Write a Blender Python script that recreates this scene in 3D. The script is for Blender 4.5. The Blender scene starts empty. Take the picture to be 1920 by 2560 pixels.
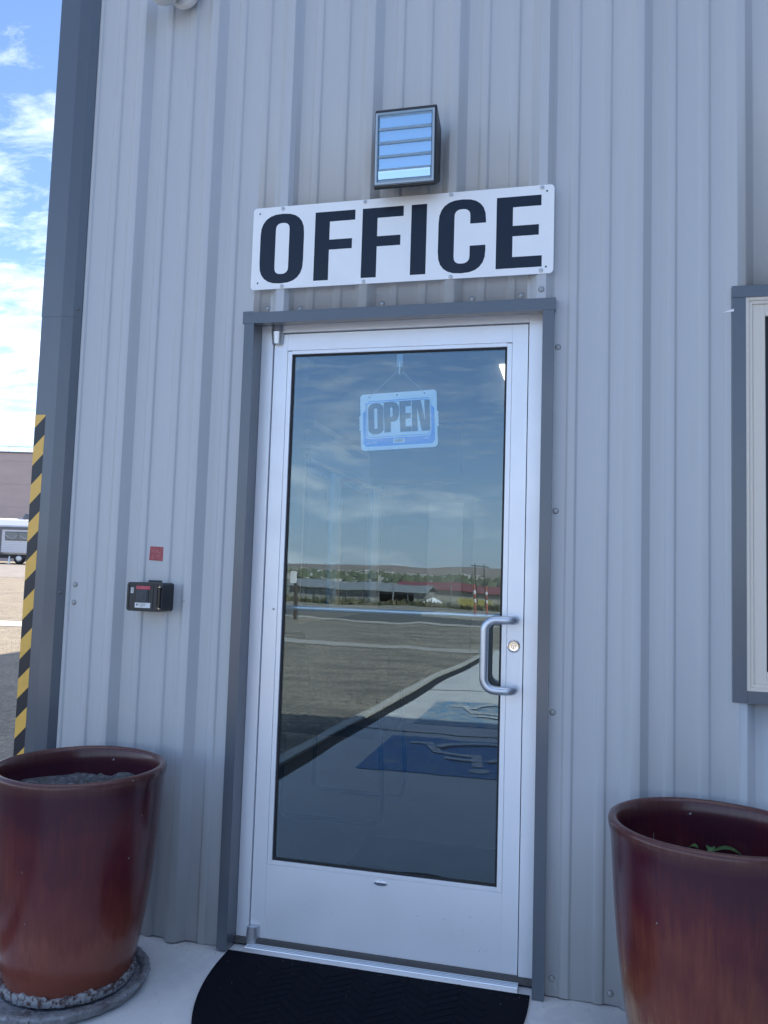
import bpy, bmesh, math, random
from mathutils import Vector, Matrix
from math import sin, cos, pi, radians
random.seed(7)
SC = bpy.context.scene
COL = SC.collection
U = 0.0254                      # the wall is laid out in inches: x right, y into the building, z up

# ------------------------------------------------------------------ camera
cam = bpy.data.cameras.new('camera'); camo = bpy.data.objects.new('camera', cam); COL.objects.link(camo)
yaw, pit, rol = 0.2404, 0.0766, 0.0312
fwd = Vector((-sin(yaw)*cos(pit), cos(yaw)*cos(pit), sin(pit)))
rt = Vector((cos(yaw), sin(yaw), 0)); up = rt.cross(fwd)
r2 = rt*cos(rol) + up*sin(rol); u2 = up*cos(rol) - rt*sin(rol)
M = Matrix((r2, u2, -fwd)).transposed().to_4x4()
M.translation = Vector((43.0382, -104.5431, 49.6908))*U
camo.matrix_world = M
cam.sensor_fit = 'HORIZONTAL'; cam.sensor_width = 36; cam.lens = 36*2010.6/1920
cam.clip_start = 0.05; cam.clip_end = 20000
SC.camera = camo

# ------------------------------------------------------------------ light
SUN_EL = radians(40); SUN_AZ = math.atan2(5.25, 4.25)        # azimuth clockwise from +y
world = bpy.data.worlds.new('World'); SC.world = world; world.use_nodes = True
nt = world.node_tree; nt.nodes.clear()
def N(nt, t, **k):
    n = nt.nodes.new(t)
    for a, b in k.items():
        if a in ('op',): n.operation = b
        elif hasattr(n, a): setattr(n, a, b)
    return n
wo = N(nt, 'ShaderNodeOutputWorld'); bg = N(nt, 'ShaderNodeBackground'); bg.inputs[1].default_value = 0.116
sky = N(nt, 'ShaderNodeTexSky', sky_type='NISHITA'); sky.sun_disc = False
sky.sun_elevation = SUN_EL; sky.sun_rotation = SUN_AZ; sky.altitude = 900; sky.dust_density = 0.15; sky.ozone_density = 2.2; sky.air_density = 1.0
tc = N(nt, 'ShaderNodeTexCoord'); sep = N(nt, 'ShaderNodeSeparateXYZ')
nt.links.new(tc.outputs['Generated'], sep.inputs[0])
def m_(op, a, b=None, c=None, clamp=False):
    n = N(nt, 'ShaderNodeMath', op=op); n.use_clamp = clamp
    for i, v in enumerate((a, b, c)):
        if v is None: continue
        if isinstance(v, (int, float)): n.inputs[i].default_value = v
        else: nt.links.new(v, n.inputs[i])
    return n.outputs[0]
zc = m_('MAXIMUM', m_('ADD', sep.outputs[2], 0.10), 0.03)
cx = m_('DIVIDE', sep.outputs[0], zc); cy = m_('DIVIDE', sep.outputs[1], zc)
cmb = N(nt, 'ShaderNodeCombineXYZ'); nt.links.new(cx, cmb.inputs[0]); nt.links.new(cy, cmb.inputs[1])
mp = N(nt, 'ShaderNodeMapping'); mp.inputs['Rotation'].default_value = (0, 0, radians(25)); mp.inputs['Scale'].default_value = (1.0, 1.9, 1); mp.inputs['Location'].default_value = (3.4, 1.2, 0)
nt.links.new(cmb.outputs[0], mp.inputs[0])
def noise(scale, detail, rough, vec, dist=0.0):
    n = N(nt, 'ShaderNodeTexNoise'); n.inputs['Scale'].default_value = scale; n.inputs['Detail'].default_value = detail
    n.inputs['Roughness'].default_value = rough; n.inputs['Distortion'].default_value = dist; nt.links.new(vec, n.inputs['Vector']); return n.outputs[0]
n1 = noise(4.2, 12, 0.66, mp.outputs[0], 0.35); n2 = noise(0.7, 3, 0.5, mp.outputs[0])
# cloud deck lies to the north (behind the building), thin streaks elsewhere, a bank near the horizon
north = m_('MAXIMUM', m_('MULTIPLY', sep.outputs[1], 0.10), m_('MULTIPLY', sep.outputs[1], 0.035))
highcut = m_('MULTIPLY', m_('SUBTRACT', sep.outputs[2], 0.42), -0.55)
lowbank = m_('MULTIPLY', m_('SUBTRACT', 0.17, sep.outputs[2]), 0.30)
lowbank = m_('MAXIMUM', lowbank, 0.0)
highcut = m_('MINIMUM', highcut, 0.06)
over = m_('MULTIPLY', m_('MAXIMUM', m_('SUBTRACT', sep.outputs[2], 0.62), 0.0), 1.6)  # extra cloud overhead, out of view, added to brighten the shaded front
s = m_('ADD', m_('MULTIPLY_ADD', n2, 0.30, n1), m_('ADD', m_('ADD', north, m_('ADD', highcut, over)), lowbank))
cov = m_('MULTIPLY', m_('SUBTRACT', s, 0.665), 3.0, clamp=True)
cov = m_('MULTIPLY', cov, m_('MULTIPLY', m_('ADD', sep.outputs[2], 0.01), 40.0, clamp=True))
mp2 = N(nt, 'ShaderNodeMapping'); mp2.inputs['Scale'].default_value = (1, 1, 2.6); mp2.inputs['Location'].default_value = (5.1, 0.3, 1.2); nt.links.new(tc.outputs['Generated'], mp2.inputs[0])
puff = m_('MULTIPLY', m_('SUBTRACT', noise(7.0, 8, .55, mp2.outputs[0], .2), 0.53), 6.0, clamp=True)      # low cumulus, thinning upward
puff = m_('MULTIPLY', puff, m_('MULTIPLY', m_('SUBTRACT', 0.30, sep.outputs[2]), 5.0, clamp=True))
cov = m_('MULTIPLY', cov, 0.90)
hz = N(nt, 'ShaderNodeMix', data_type='RGBA'); nt.links.new(m_('MULTIPLY', m_('MULTIPLY', m_('SUBTRACT', 0.34, sep.outputs[2]), 3.0, clamp=True), 0.72), hz.inputs[0]); nt.links.new(sky.outputs[0], hz.inputs[6]); hz.inputs[7].default_value = (3.3, 4.0, 5.2, 1)   # pale air low on the horizon
mix = N(nt, 'ShaderNodeMix', data_type='RGBA'); nt.links.new(cov, mix.inputs[0]); nt.links.new(hz.outputs[2], mix.inputs[6]); cr = N(nt, 'ShaderNodeMapRange'); cr.inputs[1].default_value = .35; cr.inputs[2].default_value = .65; cr.inputs[3].default_value = 0; cr.inputs[4].default_value = 1; nt.links.new(noise(7.5, 8, .6, mp.outputs[0], .3), cr.inputs[0])
cc = N(nt, 'ShaderNodeMix', data_type='RGBA'); nt.links.new(cr.outputs[0], cc.inputs[0]); cc.inputs[6].default_value = (4.3, 4.7, 5.4, 1); cc.inputs[7].default_value = (6.8, 7.1, 7.4, 1); nt.links.new(cc.outputs[2], mix.inputs[7])
tint = N(nt, 'ShaderNodeMix', data_type='RGBA', blend_type='MULTIPLY'); tint.inputs[0].default_value = 1; pm = N(nt, 'ShaderNodeMix', data_type='RGBA'); nt.links.new(m_('MULTIPLY', puff, 0.85), pm.inputs[0]); nt.links.new(mix.outputs[2], pm.inputs[6]); pm.inputs[7].default_value = (9.5, 9.3, 9.0, 1); nt.links.new(pm.outputs[2], tint.inputs[6]); tint.inputs[7].default_value = (.955, .985, 1.04, 1)
nt.links.new(tint.outputs[2], bg.inputs[0]); nt.links.new(bg.outputs[0], wo.inputs[0])

sun = bpy.data.lights.new('sun', 'SUN'); sun.energy = 4.5; sun.angle = radians(0.5); sun.color = (1.0, 0.89, 0.74)
suno = bpy.data.objects.new('sun', sun); COL.objects.link(suno)
sd = Vector((sin(SUN_AZ)*cos(SUN_EL), cos(SUN_AZ)*cos(SUN_EL), sin(SUN_EL)))
suno.rotation_euler = (-sd).to_track_quat('-Z', 'Y').to_euler(); suno.location = (20, 20, 30)
vs = SC.view_settings; vs.view_transform = 'Standard'; vs.look = 'None'; vs.gamma = 1; vs.exposure = 1.48; vs.use_curve_mapping = False
SC.cycles.max_bounces = 10; SC.cycles.transparent_max_bounces = 16; SC.cycles.glossy_bounces = 6

# ------------------------------------------------------------------ materials
def mat(name, col, rough=0.5, metal=0.0, spec=0.5, bump=None, var=None, coat=0.0, rvar=None, emit=None):
    """bump = [(scale, strength, distance, (sx,sy,sz))], var = [(scale, other colour, lo, hi, (sx,sy,sz))]"""
    m = bpy.data.materials.new(name); m.use_nodes = True; t = m.node_tree; b = t.nodes['Principled BSDF']
    b.inputs['Base Color'].default_value = (*col, 1); b.inputs['Roughness'].default_value = rough
    b.inputs['Metallic'].default_value = metal; b.inputs['Specular IOR Level'].default_value = spec; b.inputs['Coat Weight'].default_value = coat
    b.inputs['Coat Roughness'].default_value = 0.12
    g = N(t, 'ShaderNodeNewGeometry')
    def ns(scale, sc3, detail=6, rough=0.6):
        mp = N(t, 'ShaderNodeMapping'); mp.inputs['Scale'].default_value = sc3; t.links.new(g.outputs['Position'], mp.inputs[0])
        n = N(t, 'ShaderNodeTexNoise'); n.inputs['Scale'].default_value = scale; n.inputs['Detail'].default_value = detail; n.inputs['Roughness'].default_value = rough
        t.links.new(mp.outputs[0], n.inputs['Vector']); return n.outputs[0]
    cur = None
    for (scale, c2, lo, hi, sc3) in (var or []):
        r = N(t, 'ShaderNodeMapRange'); r.inputs[1].default_value = lo; r.inputs[2].default_value = hi; t.links.new(ns(scale, sc3), r.inputs[0])
        mx = N(t, 'ShaderNodeMix', data_type='RGBA'); t.links.new(r.outputs[0], mx.inputs[0])
        if cur: t.links.new(cur, mx.inputs[6])
        else: mx.inputs[6].default_value = (*col, 1)
        mx.inputs[7].default_value = (*c2, 1); cur = mx.outputs[2]
    if cur: t.links.new(cur, b.inputs['Base Color'])
    if rvar:
        r = N(t, 'ShaderNodeMapRange'); r.inputs[1].default_value = 0.3; r.inputs[2].default_value = 0.7; r.inputs[3].default_value = rvar[1]; r.inputs[4].default_value = rvar[2]
        t.links.new(ns(rvar[0], (1, 1, 1)), r.inputs[0]); t.links.new(r.outputs[0], b.inputs['Roughness'])
    nrm = None
    for (scale, st, dist, sc3) in (bump or []):
        bp = N(t, 'ShaderNodeBump'); bp.inputs['Strength'].default_value = st; bp.inputs['Distance'].default_value = dist; t.links.new(ns(scale, sc3, 4), bp.inputs['Height'])
        if nrm: t.links.new(nrm, bp.inputs['Normal'])
        nrm = bp.outputs[0]
    if nrm: t.links.new(nrm, b.inputs['Normal'])
    if emit: b.inputs['Emission Color'].default_value = (*emit[0], 1); b.inputs['Emission Strength'].default_value = emit[1]
    return m
I3 = (1, 1, 1)
WALLM = mat('grey painted steel', (.51, .53, .55), .36, spec=.5, bump=[(1.6, .14, .02, (1.5, 1.5, .35)), (900, .06, .0004, I3)], var=[(2.2, (.475, .495, .52), .45, .75, (1, 1, .25)), (14, (.45, .47, .49), .66, .9, (6, 6, .25)), (7, (.475, .488, .495), .52, .80, (4, 4, .14))])
TRIMM = mat('slate trim steel', (.092, .110, .136), .32, spec=.6, coat=.35, bump=[(2.4, .3, .015, (1, 1, .4)), (900, .05, .0003, I3)], var=[(5, (.11, .125, .145), .5, .8, (1, 1, .4))])
ALU = mat('clear anodised aluminium', (.88, .90, .94), .38, metal=.25, bump=[(3, .12, .006, (1, 1, .5)), (500, .05, .0002, (8, 1, .3))], rvar=(6, .30, .44))
ALU2 = mat('satin aluminium hardware', (.62, .65, .70), .36, metal=.85, bump=[(900, .05, .0002, I3)])
CHROME = mat('polished nickel', (.70, .69, .67), .12, metal=1.0)
GAP = mat('black gasket', (.012, .013, .016), .6)
SIGNW = mat('white sign enamel', (.93, .94, .95), .3, var=[(7, (.88, .89, .90), .5, .8, I3)], bump=[(2.5, .15, .01, I3)])
SIGNB = mat('black sign vinyl', (.008, .014, .028), .28, spec=.35, var=[(9, (.014, .022, .04), .55, .75, I3)])
SCREWM = mat('painted screw head', (.36, .375, .39), .35, metal=.3)
SCREWS = mat('zinc screw head', (.55, .56, .57), .3, metal=.7)
BLACKP = mat('black powder coat', (.022, .025, .030), .42, bump=[(600, .25, .0006, I3)])
CONC = mat('broomed concrete', (.68, .68, .68), .85, bump=[(120, .5, .002, I3), (60, .35, .002, (12, .6, 1))], var=[(3.0, (.60, .60, .61), .42, .7, I3), (26, (.72, .72, .71), .5, .72, I3), (1.2, (.54, .54, .56), .55, .8, I3), (7, (.46, .45, .45), .66, .8, I3), (240, (.20, .20, .20), .72, .78, I3)])
MATM = mat('black rubber mat', (.003, .004, .010), .85, spec=.15, bump=[(400, .5, .001, I3)], var=[(160, (.010, .012, .018), .62, .8, I3)])
WINF = mat('almond vinyl', (.74, .67, .58), .45, bump=[(300, .04, .0004, I3)])
RED = mat('red decal', (.42, .075, .09), .4, var=[(130, (.55, .22, .22), .5, .75, I3)])
REDD = mat('dark red print', (.16, .02, .035), .5)
WHITE = mat('white label', (.75, .76, .76), .4)
INKB = mat('printed ink', (.02, .02, .025), .5)
YEL = mat('yellow hazard tape', (.86, .50, .10), .35, var=[(30, (.74, .44, .09), .5, .8, I3)])
TBLK = mat('black hazard tape', (.012, .017, .028), .35)
GAL = mat('pot soil', (.10, .10, .105), .95, bump=[(40, 1, .02, I3), (220, 1, .006, I3)], var=[(40, (.22, .23, .25), .45, .65, I3)])
DRYW = mat('painted drywall', (.52, .51, .49), .8)
CARPET = mat('grey brown carpet', (.13, .125, .125), .95, spec=.1, bump=[(700, .6, .002, I3)], var=[(300, (.08, .08, .085), .45, .65, I3)])
DARKT = mat('black chair steel', (.02, .02, .022), .35)
SCREEN = mat('dark screen', (.01, .01, .012), .2)
OPENB = mat('blue sign print', (.0, .27, .74), .4)

def potmat(mid, end, off):
    m = bpy.data.materials.new('oxblood glaze'); m.use_nodes = True; t = m.node_tree; b = t.nodes['Principled BSDF']
    tc = N(t, 'ShaderNodeTexCoord'); sp = N(t, 'ShaderNodeSeparateXYZ'); t.links.new(tc.outputs['Object'], sp.inputs[0])
    mp = N(t, 'ShaderNodeMapping'); mp.inputs['Scale'].default_value = (1, 1, .06); t.links.new(tc.outputs['Object'], mp.inputs[0])
    n = N(t, 'ShaderNodeTexNoise'); n.inputs['Scale'].default_value = 62; n.inputs['Detail'].default_value = 7; n.inputs['Roughness'].default_value = .7; t.links.new(mp.outputs[0], n.inputs['Vector'])
    n2 = N(t, 'ShaderNodeTexNoise'); n2.inputs['Scale'].default_value = 4.5; n2.inputs['Detail'].default_value = 5; t.links.new(tc.outputs['Object'], n2.inputs['Vector'])
    # glaze thins downward, with streaks running down
    a = N(t, 'ShaderNodeMath', op='MULTIPLY_ADD'); t.links.new(sp.outputs[2], a.inputs[0]); a.inputs[1].default_value = -1.05; a.inputs[2].default_value = .62+off
    a2 = N(t, 'ShaderNodeMath', op='MULTIPLY_ADD'); t.links.new(n.outputs[0], a2.inputs[0]); a2.inputs[1].default_value = .42; t.links.new(a.outputs[0], a2.inputs[2])
    a3 = N(t, 'ShaderNodeMath', op='MULTIPLY_ADD'); t.links.new(n2.outputs[0], a3.inputs[0]); a3.inputs[1].default_value = .55; t.links.new(a2.outputs[0], a3.inputs[2])
    r = N(t, 'ShaderNodeValToRGB'); t.links.new(a3.outputs[0], r.inputs[0])
    e = r.color_ramp.elements; e[0].position = .50; e[0].color = (.056, .013, .024, 1); e[1].position = 1.30; e[1].color = (*end, 1)
    x = e.new(.68); x.color = (.105, .020, .024, 1); x = e.new(.90); x.color = (*mid, 1)
    # orange-brown break along the lip
    lp = N(t, 'ShaderNodeMapRange'); t.links.new(sp.outputs[2], lp.inputs[0]); lp.inputs[1].default_value = .600; lp.inputs[2].default_value = .640
    mu = N(t, 'ShaderNodeMath', op='MULTIPLY'); t.links.new(lp.outputs[0], mu.inputs[0]); t.links.new(n.outputs[0], mu.inputs[1])
    mx = N(t, 'ShaderNodeMix', data_type='RGBA'); t.links.new(mu.outputs[0], mx.inputs[0]); t.links.new(r.outputs[0], mx.inputs[6]); mx.inputs[7].default_value = (.15, .07, .05, 1)
    # pale chips
    v = N(t, 'ShaderNodeTexNoise'); v.inputs['Scale'].default_value = 55; v.inputs['Detail'].default_value = 2; t.links.new(tc.outputs['Object'], v.inputs['Vector'])
    vr = N(t, 'ShaderNodeMapRange'); vr.inputs[1].default_value = .765; vr.inputs[2].default_value = .80; t.links.new(v.outputs[0], vr.inputs[0])
    mx2 = N(t, 'ShaderNodeMix', data_type='RGBA'); t.links.new(vr.outputs[0], mx2.inputs[0]); t.links.new(mx.outputs[2], mx2.inputs[6]); mx2.inputs[7].default_value = (.35, .33, .33, 1)
    t.links.new(mx2.outputs[2], b.inputs['Base Color'])
    b.inputs['Roughness'].default_value = .20; b.inputs['Specular IOR Level'].default_value = .42
    bp = N(t, 'ShaderNodeBump'); bp.inputs['Strength'].default_value = .35; bp.inputs['Distance'].default_value = .0015; t.links.new(n.outputs[0], bp.inputs['Height'])
    bp2 = N(t, 'ShaderNodeBump'); bp2.inputs['Strength'].default_value = .5; bp2.inputs['Distance'].default_value = .006; t.links.new(n2.outputs[0], bp2.inputs['Height']); t.links.new(bp.outputs[0], bp2.inputs['Normal'])
    t.links.new(bp2.outputs[0], b.inputs['Normal'])
    return m
POTL = potmat((.165, .040, .030), (.21, .062, .042), 0.0); POTR = potmat((.20, .058, .034), (.32, .17, .085), .04)
SAUC = mat('crusted clay saucer', (.24, .25, .27), .8, bump=[(70, 1, .006, I3)], var=[(16, (.11, .095, .10), .45, .68, I3), (70, (.33, .34, .36), .54, .68, I3), (120, (.05, .04, .045), .60, .66, I3)])
CRUST = mat('lime crust', (.34, .34, .35), .9, bump=[(90, 1, .006, I3)], var=[(60, (.10, .06, .06), .48, .58, I3)])

def glassmat(name, refl, tint, wav=.0):
    m = bpy.data.materials.new(name); m.use_nodes = True; t = m.node_tree; t.nodes.clear()
    o = N(t, 'ShaderNodeOutputMaterial'); tr = N(t, 'ShaderNodeBsdfTransparent'); gl = N(t, 'ShaderNodeBsdfGlossy'); gl.inputs['Roughness'].default_value = 0.0
    tr.inputs[0].default_value = (*tint, 1); gl.inputs[0].default_value = (.74, .90, 1, 1)
    f = N(t, 'ShaderNodeFresnel'); f.inputs[0].default_value = 1.5
    a = N(t, 'ShaderNodeMath', op='ADD'); a.use_clamp = True; a.inputs[1].default_value = refl; t.links.new(f.outputs[0], a.inputs[0])
    mx = N(t, 'ShaderNodeMixShader'); t.links.new(a.outputs[0], mx.inputs[0]); t.links.new(tr.outputs[0], mx.inputs[1]); t.links.new(gl.outputs[0], mx.inputs[2]); t.links.new(mx.outputs[0], o.inputs[0])
    if wav:
        g = N(t, 'ShaderNodeNewGeometry'); n = N(t, 'ShaderNodeTexNoise'); n.inputs['Scale'].default_value = 2.6; n.inputs['Detail'].default_value = 1.5; t.links.new(g.outputs['Position'], n.inputs['Vector'])
        bp = N(t, 'ShaderNodeBump'); bp.inputs['Strength'].default_value = 1.0; bp.inputs['Distance'].default_value = wav; t.links.new(n.outputs[0], bp.inputs['Height']); t.links.new(bp.outputs[0], gl.inputs['Normal'])
    return m
PANE = glassmat('coated door glass', .062, (.86, .94, .98), .0010)
PANE2 = glassmat('window glass', .06, (.62, .7, .76), .0008)
CLEARG = glassmat('clear lens', .03, (.92, .95, .96))

# ------------------------------------------------------------------ building helpers
def wloc(o):
    v = Vector((0, 0, 0))
    while o: v += o.location; o = o.parent
    return v
class MB:
    """collects shapes given in inches (s=U) or metres (s=1)"""
    def __init__(self, s=U): self.bm = bmesh.new(); self.s = s
    def box(self, x0, x1, y0, y1, z0, z1, bev=0, seg=1, rot=None, piv=None):
        s = self.s; g = bmesh.ops.create_cube(self.bm, size=1)['verts']
        for v in g: v.co = Vector((x0+(v.co.x+.5)*(x1-x0), y0+(v.co.y+.5)*(y1-y0), z0+(v.co.z+.5)*(z1-z0)))*s
        if bev:
            es = list({e for v in g for e in v.link_edges})
            r = bmesh.ops.bevel(self.bm, geom=es, offset=bev*s, segments=seg, profile=.5, affect='EDGES'); g = [v for v in r['verts']]
            g = list({v for f in r['faces'] for v in f.verts} | set(g))
        if rot is not None:
            p = Vector(piv)*s
            if bev:
                seen = set(); st = [g[0]]
                while st:
                    v = st.pop()
                    if v in seen: continue
                    seen.add(v); st += [e.other_vert(v) for e in v.link_edges]
                g = list(seen)
            bmesh.ops.rotate(self.bm, verts=g, cent=p, matrix=rot)
        return self
    def poly(self, verts, faces):
        vs = [self.bm.verts.new(Vector(v)*self.s) for v in verts]
        for f in faces:
            try: self.bm.faces.new([vs[i] for i in f])
            except ValueError: pass
        return self
    def prism(self, pts, axis, a, b):
        """outline pts extruded along axis from a to b; pts are in the two other axes in xyz order"""
        def mk(p, d): return {'x': (d, p[0], p[1]), 'y': (p[0], d, p[1]), 'z': (p[0], p[1], d)}[axis]
        n = len(pts); vs = [mk(p, a) for p in pts] + [mk(p, b) for p in pts]
        return self.poly(vs, [tuple(range(n))[::-1], tuple(range(n, 2*n))] + [(i, (i+1) % n, n+(i+1) % n, n+i) for i in range(n)])
    def lathe(self, prof, c, n=48, wob=None, axis='z'):
        vs = []; k = len(prof)
        for i in range(n):
            a = 2*pi*i/n
            for j, (r, h) in enumerate(prof):
                if wob: r2_, h2_ = wob(a, j, r, h)
                else: r2_, h2_ = r, h
                if axis == 'z': vs.append((c[0]+r2_*cos(a), c[1]+r2_*sin(a), c[2]+h2_))
                elif axis == 'y': vs.append((c[0]+r2_*cos(a), c[1]+h2_, c[2]+r2_*sin(a)))
                else: vs.append((c[0]+h2_, c[1]+r2_*cos(a), c[2]+r2_*sin(a)))
        self.poly(vs, [(i*k+j, ((i+1) % n)*k+j, ((i+1) % n)*k+j+1, i*k+j+1) for i in range(n) for j in range(k-1)])
        return self
    def tube(self, path, r, n=10, caps=True):
        P = [Vector(p) for p in path]; vs = []; nx = None
        for i, p in enumerate(P):
            d = (P[min(i+1, len(P)-1)]-P[max(i-1, 0)]).normalized()
            if nx is None: nx = d.orthogonal().normalized()
            nx = (nx-d*nx.dot(d)).normalized(); ny = d.cross(nx); rr = r[i] if isinstance(r, (list, tuple)) else r
            for k in range(n): a = 2*pi*k/n; vs.append(p+nx*rr*cos(a)+ny*rr*sin(a))
        fs = [(i*n+k, i*n+(k+1) % n, (i+1)*n+(k+1) % n, (i+1)*n+k) for i in range(len(P)-1) for k in range(n)]
        if caps: fs += [tuple(range(n))[::-1], tuple(range((len(P)-1)*n, len(P)*n))]
        return self.poly(vs, fs)
    def sheet(self, rings, th, y0, smooth=False):
        """2-D outline with holes in the wall plane (x,z), th inches thick, front face at y0"""
        cu = bpy.data.curves.new('c', 'CURVE'); cu.dimensions = '2D'; cu.fill_mode = 'BOTH'; cu.extrude = th/2
        for r in rings:
            sp = cu.splines.new('POLY'); sp.points.add(len(r)-1); sp.use_cyclic_u = True
            for i, p in enumerate(r): sp.points[i].co = (p[0], p[1], 0, 1)
        self._curve(cu, lambda v: (v.x, y0+th/2-v.z, v.y))
        return self
    def text(self, s, x, z, h, y0, th=.01, align='CENTER', sx=1.0, rot=0.0, bold=0.0, face='y', xpos=0):
        cu = bpy.data.curves.new('t', 'FONT'); cu.body = s; cu.size = h*1.38; cu.align_x = align; cu.align_y = 'CENTER'; cu.extrude = th/2; cu.offset = bold; cu.resolution_u = 3
        c, s_ = cos(rot), sin(rot)
        self._curve(cu, lambda v: (x+c*v.x*sx-s_*v.y, y0+th/2-v.z, z+s_*v.x*sx+c*v.y))
        return self
    def _curve(self, cu, f):
        o = bpy.data.objects.new('tmp', cu); COL.objects.link(o)
        dg = bpy.context.evaluated_depsgraph_get(); me = bpy.data.meshes.new_from_object(o.evaluated_get(dg))
        vs = [f(v.co) for v in me.vertices]; fs = [tuple(p.vertices) for p in me.polygons]
        self.poly(vs, fs); bpy.data.objects.remove(o); bpy.data.curves.remove(cu); bpy.data.meshes.remove(me)
    def build(self, name, m, parent=None, base=None, smooth=False, ang=40, doubles=True):
        if doubles: bmesh.ops.remove_doubles(self.bm, verts=self.bm.verts, dist=1e-6)
        bmesh.ops.recalc_face_normals(self.bm, faces=self.bm.faces)
        me = bpy.data.meshes.new(name); b = Vector(base)*self.s if base is not None else (wloc(parent) if parent else Vector((0, 0, 0)))
        for v in self.bm.verts: v.co -= b
        self.bm.to_mesh(me); self.bm.free(); me.materials.append(m)
        if smooth:
            for p in me.polygons: p.use_smooth = True
            me.set_sharp_from_angle(angle=radians(ang))
        o = bpy.data.objects.new(name, me); COL.objects.link(o)
        if parent: o.parent = parent; o.location = b - wloc(parent)
        else: o.location = b
        return o
def tag(o, label, cat=None, group=None, kind=None):
    if label: o['label'] = label
    if cat: o['category'] = cat
    if group: o['group'] = group
    if kind: o['kind'] = kind
    return o
def empty(name, loc, label, cat, group=None, s=U):
    o = bpy.data.objects.new(name, None); COL.objects.link(o); o.location = Vector(loc)*s; o.empty_display_size = .1
    return tag(o, label, cat, group)
def rrect(x0, x1, z0, z1, r, n=6):
    out = []
    for cx_, cz_, a0 in ((x1-r, z1-r, 0), (x0+r, z1-r, pi/2), (x0+r, z0+r, pi), (x1-r, z0+r, 1.5*pi)):
        out += [(cx_+r*cos(a0+pi/2*i/n), cz_+r*sin(a0+pi/2*i/n)) for i in range(n+1)]
    return out

# ================================================================== SETTING
GZ = -1.1                       # slab top, inches
# terrain: level yard, rises gently behind the building, falls away in front to a valley, hills far off
def sst(a, b, x): t = max(0, min(1, (x-a)/(b-a))); return t*t*(3-2*t)
def gh(x, y):
    r = math.hypot(x, y)
    back = .024*max(0, min(r, 62)-4); front = 0.0
    d = max(0, -y-33); front = -.7*sst(0, 8, d) - min(d, 200)*.0335
    dd = max(0, -y)
    front += 78*sst(2300, 6500, dd)*(1+.18*sin(x*.0011+1)+.10*sin(x*.0031)) - 3*sst(300, 900, dd)
    w = sst(-4, 4, y) if True else 0
    far = 60*sst(2500, 7000, y)
    return -.075 + back*w + front*(1-w) + far*w
def axis(vals): return sorted(set(vals + [-v for v in vals]))
ax = axis([0, 1, 2, 3, 4, 6, 8, 11, 15, 20, 27, 35, 45, 60, 80, 110, 150, 200, 280, 400, 600, 900, 1300, 1800, 2400, 3000, 3700, 4500, 5500, 7000, 9500])
ay = sorted(set([-v for v in [0, 2, 4, 8, 14, 20, 27, 31, 33, 35, 37, 39, 41, 44, 50, 60, 80, 110, 150, 200, 233, 260, 320, 400, 520, 700, 900, 1200, 1600, 2000, 2300, 2700, 3100, 3600, 4100, 4700, 5300, 6000, 6700, 8000]] + [1, 2, 3, 4, 5, 7, 10, 14, 20, 27, 35, 45, 55, 62, 80, 120, 200, 400, 900, 2000, 3500, 5500, 8000]))
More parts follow.
